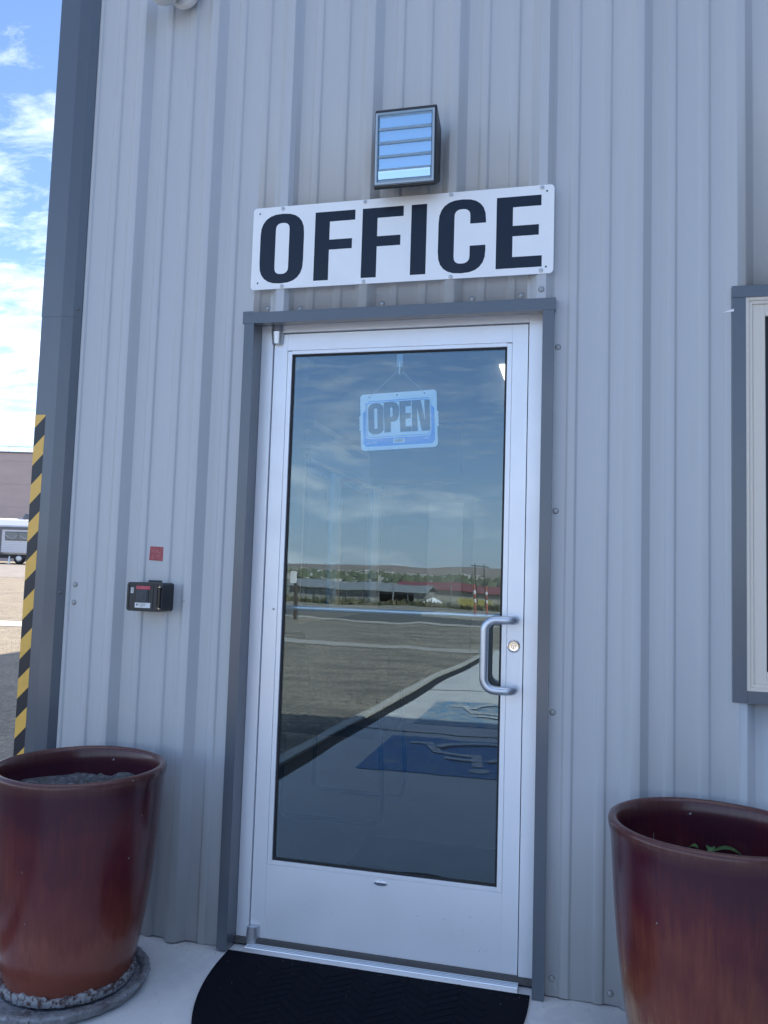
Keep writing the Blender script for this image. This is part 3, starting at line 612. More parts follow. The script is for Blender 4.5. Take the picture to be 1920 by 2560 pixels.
oo = stadium(24.05, 30.42, 89.72, 99.86, 3.1); ii = stadium(26.2, 28.32, 91.05, 98.52, 1.0)
# C = outer ring open on the right between z 93.4 and 96.45
def cpart():
    n = 13
    top = [p for p in oo[:n]]; bot = oo[n:]           # top runs right->left, bottom left->right
    it = ii[:n]; ib = ii[n:]
    return [(30.42, 96.45)] + top + bot + [(30.40, 93.42), (28.32, 93.42)] + ib[::-1] + it[::-1] + [(28.32, 96.45)]
q.sheet([cpart()], th, y)
q.sheet([[(31.8, 99.66), (37.6, 99.66), (37.6, 98.23), (33.94, 98.23), (33.94, 95.7), (37.32, 95.7), (37.32, 94.3), (33.94, 94.3), (33.94, 91.5), (37.75, 91.5), (37.75, 90.0), (31.8, 90.0)]], th, y)
q.build('lettering', SIGNB, S, doubles=False)
for x, z in ((1.7, 100.62), (13.7, 100.62), (25.7, 100.6), (37.66, 100.6), (2.0, 89.37), (13.85, 89.35), (25.85, 89.3), (37.66, 89.5)): screw(x, -1.43, z, S, SCREWS, .17)
for x, z in ((-1.72, 100.1), (-1.65, 90.0), (38.3, 100.1), (38.3, 89.95)):
    q = MB(); q.lathe([(.13, -.004), (.001, -.005)], (x, -1.42, z), 12, axis='y'); q.build('corner_hole', GAP, S)

# wall light
W = empty('wall_light', (20, -1.3, 100.7), 'black square wall lamp with louvred glass front above the office sign', 'lamp')
q = MB()
# side profile (y,z): front leans forward at the top
x0, x1 = 15.75, 24.1
def ringpts(x0, x1, L): return L
f0 = [(-1.28, 110.0), (-4.9, 111.45), (-5.25, 111.2), (-4.75, 100.75), (-4.5, 100.62), (-1.28, 102.6)]
def hous(xa, xb, f): q.prism(f, 'x', xa, xb)
g_ = MB(); g_.prism(f0, 'x', x0, x1); bmesh.ops.bevel(g_.bm, geom=[e for e in g_.bm.edges], offset=.22*U, segments=3, profile=.6, affect='EDGES')
# recess for the lens on the front
hs = g_.build('housing', BLACKP, W, smooth=True, ang=35)
def front(x, z, d=0.0):   # a point on the leaning front face, d inches proud
    t = (z-100.7)/(111.2-100.7); return (x, -4.75-.5*t-d, z)
def slab_front(q, xa, xb, za, zb_, d0, d1, bev=0):
    v = [front(x, z, d) for d in (d0, d1) for x, z in ((xa, za), (xb, za), (xb, zb_), (xa, zb_))]
    q.poly(v, [(0, 1, 2, 3), (4, 5, 6, 7), (0, 1, 5, 4), (1, 2, 6, 5), (2, 3, 7, 6), (3, 0, 4, 7)])
q = MB(); lens = (16.15, 23.75, 101.2, 110.55)
for a, c, e, f in ((15.98, 16.3, 101.0, 110.6), (23.58, 23.9, 101.0, 110.6), (16.3, 23.58, 101.0, 101.35), (16.3, 23.58, 110.3, 110.6)): slab_front(q, a, c, e, f, .02, .40)
q.build('lens_rim', CLEARG if False else mat('lens edge', (.45, .52, .58), .15, spec=.8), W)
MIR = mat('bright reflector', (.78, .82, .86), .06, metal=1.0, bump=[(260, .15, .0006, (1, 1, 6))])
RDG = mat('lens ridge', (.62, .66, .70), .3, spec=.6)
q = MB(); rd = MB(); step = (110.25-102.9)/4
for i in range(4):
    z1_ = 110.1-i*step; z0_ = z1_-step+.42
    a = front(16.45, z1_, .06); c = front(16.45, z0_, .06); yb_ = (a[1]+c[1])/2
    q.poly([(16.45, yb_+.03, z0_), (23.45, yb_+.03, z0_), (23.45, yb_-.03, z1_), (16.45, yb_-.03, z1_)], [(0, 1, 2, 3)])
    # rounded ridge between facets
    rd.tube([(16.45, yb_-.02, z0_-.20), (23.45, yb_-.02, z0_-.20)], .20, 10)
zl = 110.1-3*step-step+.42-.42
q.poly([(16.45, -5.10, 101.7), (23.45, -5.10, 101.7), (23.45, -5.22, zl), (16.45, -5.22, zl)], [(0, 1, 2, 3)])
rd.tube([(16.45, front(0, 110.28)[1]-.05, 110.22), (23.45, front(0, 110.28)[1]-.05, 110.22)], .12, 8)
rd.poly([front(16.45, 101.5, .10), front(23.45, 101.5, .10), front(23.45, 101.93, .10), front(16.45, 101.93, .10)], [(0, 1, 2, 3)])
q.build('reflector', MIR, W); rd.build('lens_ridge', RDG, W, smooth=True)
q = MB(); slab_front(q, 16.2, 23.7, 101.25, 110.5, .36, .44); q.build('lens', CLEARG, W)

# security camera at the top edge
K = empty('security_camera', (-15.5, -1.2, 134), 'white turret security camera on a round base high on the wall', 'camera')
wm = mat('white camera plastic', (.66, .66, .65), .35)
q = MB(); q.lathe([(.001, -.75), (1.75, -.75), (2.15, -.45), (2.25, 0)], (-15.3, -1.2, 135.1), 36, axis='y'); q.build('base', wm, K, smooth=True, ang=50)
q = MB(); q.tube([(-15.4, -1.7, 135.0), (-16.0, -3.0, 134.6), (-17.0, -4.0, 134.4)], .7, 12); q.build('arm', wm, K, smooth=True)
q = MB(); q.lathe([(2.45*sin(a), -2.45*cos(a)) for a in [pi*i/16 for i in range(17)]], (-17.3, -4.4, 134.4), 36); q.build('body', wm, K, smooth=True, ang=70)
q = MB(); q.lathe([(2.46, -.14), (2.55, -.1), (2.55, .1), (2.46, .14)], (-17.3, -4.4, 134.2), 36); ob = q.build('seam_ring', GAP, K, smooth=True)

# key box
def kb(q):      # the box face stands 3.25 in off the wall
    for v in q.bm.verts:
        v.co = Vector((43.04*U+(v.co.x-43.04*U)*.988, v.co.y-1.22*U, 49.69*U+(v.co.z-49.69*U)*.988))
    return q
KB = empty('key_box', (-15.6, -2, 43.4), 'black rapid entry key box with red reflective strip, left of the door', 'key box')
q = MB(); q.sheet([rrect(-19.15, -13.62, 43.38, 47.42, .42)], 3.2, -2.0); bod = kb(q).build('body', BLACKP, KB, smooth=True, ang=35)
q = MB(); q.sheet([rrect(-18.95, -14.40, 43.58, 47.22, .33), rrect(-18.80, -14.50, 43.73, 47.07, .28)], .10, -2.10); kb(q).build('lid_rim', BLACKP, KB, smooth=True, ang=35)
q = MB(); q.sheet([rrect(-18.72, -15.05, 43.81, 46.99, .22)], .07, -2.07); kb(q).build('lid', BLACKP, KB, smooth=True, ang=35)
q = MB(); q.tube([(-14.02, -2.02, 43.92), (-14.02, -2.02, 46.80)], .26, 14); hb = kb(q).build('hinge', mat('glossy black hinge', (.015, .018, .022), .15), KB, smooth=True, ang=50)
for za, zb_ in ((46.80, 46.98), (43.92, 43.74)):
    q = MB(); q.tube([(-14.02, -2.05, za), (-14.02, -2.05, zb_)], .10, 10); q.box(-14.30, -13.74, -2.32, -2.0, min(za, 46.79) if za > 45 else 43.90, 46.82 if za > 45 else 43.93); kb(q).build('hinge_pin', CHROME, KB, smooth=True, ang=40)
q = MB(); q.box(-17.60, -15.75, -2.18, -2.05, 44.62, 46.42, bev=.05); q.box(-17.40, -15.95, -2.24, -2.17, 44.85, 46.15, bev=.03); q.box(-17.05, -16.3, -2.27, -2.235, 45.15, 45.9, bev=.02)
lc = kb(q).build('lock_cover', mat('worn black rubber', (.045, .055, .065), .5), KB)
q = MB(); q.box(-17.66, -15.45, -2.16, -2.075, 46.44, 46.93, bev=.02); kb(q).build('red_strip', mat('red reflective tape', (.50, .05, .09), .3, var=[(90, (.6, .16, .2), .5, .7, I3)]), KB)
q = MB(); q.box(-17.78, -15.37, -2.10, -2.073, 43.86, 44.58, bev=.02); lb = kb(q).build('label', WHITE, KB)
q = MB(); q.box(-17.55, -17.30, -2.112, -2.102, 44.16, 44.42); q.box(-17.14, -17.12, -2.112, -2.102, 44.14, 44.46); q.text('KNOX COMPANY', -16.5, 44.40, .085, -2.115, sx=.95); q.text('knoxbox.com', -16.52, 44.24, .10, -2.115, bold=.003); q.text('900 566 9269', -16.7, 44.03, .06, -2.115)
kb(q).build('label_print', INKB, lb, doubles=False)
q = MB(); q.poly([(-17.47, -2.118, 44.29), (-17.30, -2.118, 44.42), (-17.24, -2.118, 44.42), (-17.40, -2.118, 44.29), (-17.24, -2.118, 44.16), (-17.30, -2.118, 44.16)], [(0, 1, 2, 3, 4, 5)]); kb(q).build('label_logo', WHITE, lb)
q = MB(); q.sheet([rrect(-18.50, -18.07, 45.87, 46.68, .08)], .03, -2.10); sl = kb(q).build('number_label', WHITE, KB)
q = MB(); q.text('55571', -18.285, 46.27, .26, -2.112, rot=-pi/2, sx=.8, bold=.005); kb(q).build('number_print', INKB, sl, doubles=False)
q = MB(); q.box(-16.9, -13.9, -.25, -.02, 47.2, 47.75, bev=.03); q.build('back_plate', BLACKP, KB)

# red inspection sticker
ST = empty('red_sticker', (-15.97, -.01, 50.55), 'small square red sticker with a scalloped seal, on the wall above the key box', 'sticker')
q = MB(); q.poly([(-17.08, -.09, 50.60), (-14.90, -.09, 50.50), (-14.83, -.09, 52.52), (-16.98, -.09, 52.60)], [(0, 1, 2, 3)]); q.poly([(-17.08, -.015, 50.60), (-14.90, -.015, 50.50), (-14.83, -.015, 52.52), (-16.98, -.015, 52.60)], [(3, 2, 1, 0)]); q.build('backing', RED, ST)
q = MB()
c = (-15.95, 51.56)
def scal(r, k): return [(c[0]+(r+k*cos(12*t))*cos(t)*1.0, c[1]+(r+k*cos(12*t))*sin(t)) for t in [2*pi*i/72 for i in range(72)]]
q.sheet([scal(.84, .03), scal(.79, .03)], .006, -.10)
fr_ = [(-17.0, 50.66), (-14.96, 50.57), (-14.90, 52.46), (-16.91, 52.53)]; sh = lambda P, k: [((p[0]-c[0])*k+c[0], (p[1]-c[1])*k+c[1]) for p in P]
q.sheet([fr_, sh(fr_, .955)], .006, -.10); q.sheet([scal(.62, .0)[:36] + scal(.585, 0)[:36][::-1]], .006, -.10)
q.text('Lorline', c[0], c[1]+.02, .22, -.102, bold=.004); q.box(-16.4, -15.5, -.106, -.10, 51.2, 51.24)
q.sheet([[(-16.45, 51.38), (-16.36, 51.40), (-16.25, 51.15), (-15.95, 50.98), (-15.6, 51.15), (-15.6, 51.10), (-15.95, 50.90), (-16.3, 51.08)]], .006, -.10)
q.build('print', REDD, ST, doubles=False)

# hazard tape round the building corner
HT = empty('hazard_tape', (-35.3, -1.8, GZ), 'yellow and black diagonal hazard tape up the corner of the building', 'tape')
xa, xb = -36.14, -34.38; yT = -1.795; pitch = 5.68
yb, bb = MB(), MB()
for quad in ([(xa, yT+.006, GZ+.2), (xb, yT+.006, GZ+.2), (xb, yT+.006, 71.6), (xa, yT+.006, 71.6)], [(xa+.004, yT+.006, 71.6), (xa+.004, yT+1.9, 71.6), (xa+.004, yT+1.9, GZ+.2), (xa+.004, yT+.006, GZ+.2)]): bb.poly(quad, [(0, 1, 2, 3)])
def clipz(P, z0, z1):
    def cl_(P, f, zc):
        out = []
        for i in range(len(P)):
            a, c_ = P[i], P[(i+1) % len(P)]; fa, fc = f(a[2]), f(c_[2])
            if fa: out.append(a)
            if fa != fc:
                t = (zc-a[2])/(c_[2]-a[2]); out.append(tuple(a[k]+(c_[k]-a[k])*t for k in range(3)))
        return out
    P = cl_(P, lambda z: z <= z1, z1); return cl_(P, lambda z: z >= z0, z0) if P else P
for i in range(-1, 15):
    zt0 = 68.65-pitch*(i-1)            # top of the yellow stripe at the right edge
    for q_, za, zc_ in ((yb, zt0-2.85, zt0),):
        k = 1.02
        for quad in ([(xa, yT, za-(xb-xa)*k), (xb, yT, za), (xb, yT, zc_), (xa, yT, zc_-(xb-xa)*k)],
                     [(xa, yT, zc_-(xb-xa)*k), (xa, yT+1.9, zc_-(xb-xa)*k-1.9), (xa, yT+1.9, za-(xb-xa)*k-1.9), (xa, yT, za-(xb-xa)*k)]):
            Q = clipz(quad, GZ+.2, 71.7)
            if len(Q) > 2: q_.poly(Q, [tuple(range(len(Q)))])
for q_, m, nm in ((yb, YEL, 'yellow_stripes'), (bb, TBLK, 'black_backing')):
    o = q_.build(nm, m, HT, doubles=False)

# OPEN sign behind the glass
OS = empty('open_sign', (18.4, 2.7, 67), 'blue and white hanging OPEN sign behind the door glass', 'sign')
cO = Vector((18.42, 70.89)); tl = radians(2.9)
def RT(P, k=tl): return [(cO.x+(x)*cos(k)-(z)*sin(k), cO.y+(x)*sin(k)+(z)*cos(k)) for x, z in P]
q = MB()
out = rrect(-5.42, 5.42, -3.98, 3.98, .5)
q.sheet([RT(out)], .06, 2.62)
for sx_ in (-1, 1):
    bl = [(sx_*5.38, 1.1)]+[(sx_*(5.50+.13*abs(sin(i*1.15))), 1.0-i*.2) for i in range(11)]+[(sx_*5.38, -1.2)]
    q.sheet([RT(bl)], .058, 2.621)
q.build('board', mat('white sign board', (.92, .94, .94), .5), OS)
q = MB()
band = [(-5.05, 1.3), (-4.65, 1.9), (-4.65, 2.3), (-4.5, 2.75), (-4.2, 2.95), (4.2, 2.95), (4.5, 2.75), (4.65, 2.3), (4.65, 1.9), (5.05, 1.4), (5.05, -3.0), (4.7, -3.45), (-4.7, -3.45), (-5.05, -3.0)]
q.sheet([RT(band), RT(rrect(-4.72, 4.60, -2.35, 2.85, .45))], .01, 2.605)
q.sheet([RT(rrect(-4.55, 4.43, -2.2, 2.72, .40)), RT(rrect(-4.47, 4.35, -2.12, 2.64, .36))], .01, 2.605)
q.build('blue_border', OPENB, OS, doubles=False)
q = MB()
Orot = stadium(-1.1, 1.1, -2.2, 2.2, 1.0); Oin = stadium(-.23, .23, -1.45, 1.46, .22)
mv = lambda P, dx, dz: [(x+dx, z+dz) for x, z in P]
q.sheet([RT(mv(Orot, -3.22, .45)), RT(mv(Oin, -3.22, .45))], .01, 2.60)
Pp = [(-2.07, 2.68), (-.85, 2.68), (-.25, 2.5), (.08, 2.0), (.1, 1.5), (.08, .7), (-.1, .2), (-.5, -.1), (-1.1, -.14), (-1.1, -1.55), (-2.0, -1.6)]
q.sheet([RT(Pp), RT([(-1.15, 1.9), (-.95, 1.92), (-.80, 1.75), (-.80, .80), (-.92, .58), (-1.12, .55)])], .01, 2.60)
q.sheet([RT([(.17, 2.68), (1.80, 2.66), (1.80, 1.9), (1.0, 1.88), (1.02, .95), (1.78, .93), (1.72, .2), (1.0, .18), (1.0, -.9), (1.84, -.93), (1.84, -1.65), (.22, -1.62)])], .01, 2.60)
q.sheet([RT([(1.92, 2.65), (3.20, 2.65), (3.75, -.35), (3.68, 2.63), (4.45, 2.62), (4.43, -1.68), (3.25, -1.66), (2.66, 1.65), (2.68, -1.66), (1.90, -1.66)])], .01, 2.60)
q.build('lettering', mat('sign black', (.012, .014, .018), .35), OS, doubles=False)
WP = mat('white sign print', (.88, .90, .91), .5)
q = MB(); q.sheet([RT(rrect(-.78, .80, -3.13, -2.52, .04))], .01, 2.60); q.build('barcode_plate', WP, OS, doubles=False)
q = MB(); q.text('HILLMAN', *RT([(-3.85, -2.92)])[0], .26, 2.602, .01, rot=tl, bold=.008); q.build('maker_print', WP, OS, doubles=False)
q = MB(); q.text('8x12', *RT([(3.95, -2.65)])[0], .24, 2.602, .01, rot=tl, bold=.008); q.build('size_print', WP, OS, doubles=False)
q = MB(); x = -.62
while x < .62:
    wd = random.choice((.02, .035, .05)); q.sheet([RT([(x, -3.0), (x+wd, -3.0), (x+wd, -2.62), (x, -2.62)])], .01, 2.588); x += wd+random.choice((.025, .045))
q.build('barcode', INKB, OS, doubles=False)
q = MB()
for x, z, r_ in ((-4.1, 3.55, .10), (-.15, 3.6, .13), (3.75, 3.58, .10)):
    p_ = RT([(x, z)])[0]; q = MB(); q.lathe([(r_, -.005), (.001, -.006)], (p_[0], 2.61, p_[1]), 12, axis='y'); q.build('punched_hole', GAP, OS)
p1, p2 = RT([(-4.1, 3.55)])[0], RT([(3.75, 3.58)])[0]
q = MB(); q.tube([(p1[0], 2.58, p1[1]), (18.05, 2.55, 77.75)], .030, 5); q.tube([(p2[0], 2.58, p2[1]), (18.75, 2.55, 77.75)], .030, 5); q.build('bead_chain', mat('white cord', (.6, .62, .64), .5), OS)
SH = empty('adhesive_hook', (18.35, 2.45, 77.4), 'clear plastic hook stuck inside the door glass holding the OPEN sign', 'hook')
q = MB(); q.sheet([rrect(17.95, 18.80, 78.4, 80.2, .15)], .10, 2.45); q.build('plate', mat('clear acrylic', (.22, .27, .31), .15, spec=.8), SH)
q = MB(); q.tube([(18.37, 2.5, 79.0), (18.37, 2.5, 77.8), (18.37, 2.42, 77.5), (18.37, 2.40, 77.8)], .13, 8); q.build('hook', mat('clear acrylic hook', (.5, .56, .6), .15, spec=.8), SH, smooth=True)

# ================================================================== THINGS ON THE GROUND
def wobpot(seed):
    rd_ = random.Random(seed); ph = [rd_.uniform(0, 6.28) for _ in range(4)]
    return lambda a, j, r, h: (r*(1+.006*sin(a*2+ph[0])+.003*sin(a*5+ph[1])), h+.06*sin(a*3+ph[2])*(h > 20))
POTP = [(0.01, 0), (6.9, 0), (7.25, .3), (7.6, 1.7), (8.15, 4.2), (8.65, 7.0), (9.05, 10), (9.4, 13), (9.65, 16), (9.85, 19), (10.02, 22), (10.15, 23.9), (10.35, 24.6), (10.42, 25.1), (10.30, 25.45), (9.95, 25.58), (9.6, 25.5), (9.38, 25.1), (9.25, 24), (9.0, 20), (8.6, 15), (8.2, 12)]
def planter(c, label, soilz, seed, POT):
    r = empty('planter', c, label, 'planter', 'tall oxblood glazed planters flanking the door')
    q = MB(); q.lathe(POTP, c, 96, wobpot(seed)); q.build('pot', POT, r, smooth=True, ang=60)
    q = MB(); rd_ = random.Random(seed); vs = [(c[0], c[1], c[2]+soilz+.4)]; n, k = 40, 9
    for j in range(1, k+1):
        for i in range(n):
            a = 2*pi*i/n; rr = 9.2*j/k; vs.append((c[0]+rr*cos(a), c[1]+rr*sin(a), c[2]+soilz+rd_.uniform(-.45, .45)+.7*sin(rr*.8+a*2)*.5-(.3*j/k)))
    F = [(0, 1+i, 1+(i+1) % n) for i in range(n)] + [(1+(j-1)*n+i, 1+j*n+i, 1+j*n+(i+1) % n, 1+(j-1)*n+(i+1) % n) for j in range(1, k) for i in range(n)]
    q.poly(vs, F); q.build('soil', GAL, r, smooth=True, ang=60)
    return r
pl1 = planter((-17.05, -13.9, -.55), 'tall oxblood glazed planter on a crusted saucer, left of the door', 22.6, 3, POTL)
pl2 = planter((56.75, -12.9, GZ), 'tall oxblood glazed planter with a green sprout, under the window right of the door', 16.5, 8, POTR); pl2.scale = (1, 1, 1.016)
q = MB(); rd_ = random.Random(5)
def cw(a, j, r, h): return (r+.05*sin(a*17)+.05*sin(a*41+1)+.04*sin(a*73), h+(.16*sin(a*7)+.10*sin(a*19+2)+.08*sin(a*37)+.05*sin(a*67))*(j >= 2))
q.lathe([(7.3, .1), (7.80, .3), (7.88, 1.1), (7.78, 1.32), (7.3, 1.34)], (-17.05, -13.9, -.55), 220, cw)
tag(q.build('lime_crust', CRUST, pl1, smooth=True, ang=50), 'grey lime crust round the foot of the left pot')
q = MB(); cs = (-17.4, -14.9, GZ)
def sw_(a, j, r, h): return (r+.10*sin(a*3)+.05*sin(a*19)+.04*sin(a*47), h+.05*sin(a*7)+.04*sin(a*29))
q.lathe([(.01, 0), (9.3, 0), (9.9, .35), (10.35, 1.25), (10.2, 1.5), (9.75, 1.5), (9.45, 1.2), (9.2, .5), (.01, .45)], cs, 160, sw_)
sc_ = q.build('saucer', SAUC, base=cs, smooth=True, ang=50); tag(sc_, 'crusted round clay saucer under the left planter', 'saucer')
# sprout
SP = empty('sprout', (57, -9, 15.2), 'small green seedling growing in the right planter', 'plant')
LEAF = mat('leaf green', (.07, .14, .055), .5, var=[(60, (.12, .24, .07), .45, .65, I3)])
def leaf(p, d, ln, wd, lift, nm='leaf'):
    q = MB(); d = Vector(d).normalized(); s_ = Vector((-d.y, d.x, 0)); vs = []
    for i in range(8):
        t = i/7; c_ = Vector(p)+d*ln*t+Vector((0, 0, lift*sin(t*pi*.75)-1.6*t*t*.6)); ww = wd*sin(pi*min(1, t*.92+.06))**.8
        vs += [c_-s_*ww+Vector((0, 0, .12)), c_-Vector((0, 0, .05)), c_+s_*ww+Vector((0, 0, .12))]
    q.poly(vs, [(3*i+j, 3*i+j+1, 3*i+j+4, 3*i+j+3) for i in range(7) for j in (0, 1)])
    o = q.build(nm, LEAF, SP, smooth=True, ang=80); s2_ = o.modifiers.new('s', 'SOLIDIFY'); s2_.thickness = .0006
tp = (57.6, -5.6, 19.6)
q = MB(); q.tube([(57.4, -5.9, 15.0), (57.5, -5.7, 18), tp], [.13, .11, .08], 7); q.build('stem', LEAF, SP, smooth=True)
leaf(tp, (1, -.1, 0), 3.6, .62, 1.1); leaf((56.3, -5.6, 20.0), (-1, .5, 0), 1.3, .6, .4); leaf(tp, (.2, 1, 0), 2.4, .5, .7); leaf((57.45, -5.8, 18), (-.5, -1, 0), 2.2, .5, .6)
q = MB(); q.tube([(51.4, -9.2, 15.0), (51.2, -9.0, 19), (51.3, -8.9, 22.2)], [.05, .04, .02], 5); q.build('dry_stalk', mat('dry straw', (.40, .38, .28), .7), SP)

# door mat: half oval with a herringbone field
DM = empty('doormat', (18, -15, GZ), 'black half round rubber doormat with herringbone ridges outside the door', 'mat')
cxm, am, bm_ = 17.95, 19.8, 28.7; ym = -.75
q = MB(); pts = [(cxm-am, ym-.05)] + [(cxm-am*cos(t), ym-.6-bm_*sin(t)**.93) for t in [pi*i/60 for i in range(61)]] + [(cxm+am, ym-.05)]
q.prism(pts, 'z', GZ+.01, GZ+.22); q.build('base', MATM, DM)
q = MB()
def inside(x, y, k): 
    return y < ym-1.5 and ((x-cxm)/(am-k))**2+((y-ym+.6)/(bm_-k))**2 < 1
bw, ll = 1.5, 4.6
for col in range(-8, 9):
    for row in range(-2, 30):
        xc = cxm+col*3.3; yc = ym-row*1.55+(.0 if col % 2 else .78)
        if not (inside(xc-1.4, yc, 1.9) and inside(xc+1.4, yc, 1.9)): continue
        q.box(xc-2.0, xc+2.0, yc-.40, yc+.40, GZ+.16, GZ+.29, bev=.06, rot=Matrix.Rotation(radians(38 if col % 2 else -38), 3, 'Z'), piv=(xc, yc, GZ))
q.build('herringbone_ridges', MATM, DM)

# grit and leaf bits blown against the wall foot
q = MB(); rd_ = random.Random(77)
for i in range(420):
    if rd_.random() < .6: x, y = rd_.uniform(-34, 62), -rd_.expovariate(1/2.2)-.4
    else: x, y = rd_.uniform(-24, 62), -rd_.uniform(1, 34)
    if -3.4 < x < 39 and y > -.9: continue
    on = ((x-cxm)/am)**2+((y-ym)/bm_)**2 < 1
    z = GZ+(.23 if on else .0); r_ = rd_.uniform(.03, .10)*(.7 if on else 1)
    q.poly([(x+r_*rd_.uniform(.6, 1), y, z), (x, y+r_, z), (x-r_, y, z), (x, y-r_*rd_.uniform(.5, 1), z), (x, y, z+r_*.8)], [(0, 1, 4), (1, 2, 4), (2, 3, 4), (3, 0, 4)])
tag(q.build('grit', mat('grit', (.16, .15, .13), .9, var=[(40, (.38, .36, .32), .45, .6, I3)]), doubles=False), 'scattered grit along the foot of the wall', kind='stuff')
# inside: mat, sled chair, screen
q = MB(); q.box(4.9, 40, 9, 47, .0, .3, bev=.1); tag(q.build('indoor_mat', MATM, base=(22, 28, 0)), 'black rectangular mat on the carpet just inside the door', 'mat')
CH = empty('visitor_chair', (-5, 62, 0), 'black sled base visitor chair inside the door at left', 'chair')
for yy in (53.0, 74.0):
    q = MB(); q.tube([(-15, yy, 17), (-15.4, yy, 3)] + [(-13.4-2*cos(a), yy, 2.6-2*sin(a)) for a in [i*pi/12 for i in range(1, 7)]] + [(3.6+2*sin(a), yy, 2.6-2*cos(a)) for a in [i*pi/12 for i in range(0, 6)]] + [(6.0, yy, 4), (4.5, yy, 25)], .55, 10); q.build('sled_frame', DARKT, CH, smooth=True)
q = MB(); q.box(-15, 5, 54, 73, 16.5, 19, bev=.8, seg=3); q.build('seat', DARKT, CH)
q = MB(); q.box(-17.5, -15.3, 54, 73, 20, 36, bev=.8, seg=3, rot=Matrix.Rotation(radians(-10), 3, 'Y'), piv=(-16, 60, 20)); q.build('backrest', DARKT, CH)
TV = empty('wall_screen', (-5, 150, 82), 'dark flat screen tilted down on the wall inside the office', 'screen')
q = MB(); q.box(-22, 7, 140, 142, 78, 97, bev=.3, rot=Matrix.Rotation(radians(14), 3, 'X') @ Matrix.Rotation(radians(18), 3, 'Z'), piv=(-8, 141, 88)); q.build('panel', SCREEN, TV)
q = MB(); q.box(-10, -7, 142, 210, 86, 89); q.build('bracket', DARKT, TV)

# ================================================================== BEHIND, LEFT
def frame_at(depth, u):
    F_ = Vector((-.2381, .9712, 0)); R_ = Vector((.9712, .2381, 0)); e = (u-960)/2010.6
    p = Vector((1.093, -2.655, 0)) + (F_+R_*e)*depth; p.z = gh(p.x, p.y); return p
def place(root, depth, u, rz=.2404): root.location = frame_at(depth, u); root.rotation_euler = (0, 0, rz)
# travel trailer (local metres, x along, y depth, front face toward the camera at y=0)
TRW = mat('white trailer siding', (.62, .63, .66), .5); TRG = mat('trailer slide trim', (.12, .125, .14), .5); TRL = mat('lilac siding shade', (.40, .41, .46), .5)
T = bpy.data.objects.new('travel_trailer', None); COL.objects.link(T); tag(T, 'white travel trailer with corrugated siding parked across the yard', 'trailer')
Z_ = dict(s=1)
q = MB(1); q.box(-6.5, 3.5, 0, 2.5, .62, 2.42, bev=.05); q.build('body', TRW, T)
q = MB(1); q.prism([(-.03, 2.42), (-.03, 2.5), (.25, 2.86), (.7, 2.98), (1.8, 2.98), (2.25, 2.86), (2.53, 2.42)], 'x', -6.5, 3.5); q.build('roof', TRW, T)
q = MB(1); q.box(-6.52, 3.52, -.05, 0, 2.40, 2.46); q.build('roof_gutter', TRW, T)
q = MB(1)
for i in range(15): q.box(-6.45, 3.45, -.012, .0, .72+i*.115, .735+i*.115)
q.build('siding_groove', TRL, T)
q = MB(1); q.box(-.55, 2.4, -.32, -.001, .72, 2.30, bev=.02); so_ = q.build('slide_out', TRW, T)
q = MB(1)
for i in range(12): q.box(-.38, 2.3, -.335, -.321, .80+i*.115, .815+i*.115)
q.build('slide_groove', TRL, so_)
q = MB(1); q.box(-.62, -.44, -.37, -.0, .66, 2.36); q.box(-.44, 2.45, -.37, -.0, 2.20, 2.36); q.build('slide_trim', TRG, T)
q = MB(1); q.box(-.20, 1.55, -.365, -.33, 1.52, 2.08, bev=.03); wn = q.build('window', TRG, T)
q = MB(1); q.box(-.15, .62, -.375, -.366, 1.57, 2.03); q.box(.68, 1.5, -.375, -.366, 1.57, 2.03); q.build('pane', mat('dark pane', (.08, .09, .10), .1, spec=.9), wn)
q = MB(1)
for x in (.2, 1.1): q.tube([(x-.35, -.385, 1.85), (x-.1, -.385, 1.68), (x+.1, -.385, 1.62), (x+.35, -.385, 1.82)], .025, 6)
q.build('window_curtain', TRL, wn)
q = MB(1); q.box(-6.3, 3.3, .1, 2.4, .38, .60); q.build('chassis', mat('dark chassis', (.03, .032, .036), .7), T)
for x in (-3.2, -2.3, .55):
    q = MB(1); q.lathe([(.12, -.02), (.20, .0), (.33, .02), (.36, .08), (.36, .2), (.001, .22)], (x, .12, .36), 24, axis='y'); wh = q.build('wheel', mat('tyre', (.025, .025, .028), .8), T, smooth=True)
    q = MB(1); q.lathe([(.19, -.025), (.12, -.04), (.001, -.04)], (x, .12, .36), 18, axis='y'); q.build('rim', SCREWS, wh)
q = MB(1); q.tube([(.1, -.2, .5), (.1, -.25, .02)], .05, 8); q.box(-.05, .25, -.4, -.1, .0, .03); q.build('jack', SCREWS, T)
q = MB(1); q.lathe([(.001, .42), (.30, .36), (.42, .15), (.42, 0)], (.75, .9, 2.96), 24); q.build('roof_vent', TRG, T, smooth=True)
place(T, 52, 30)
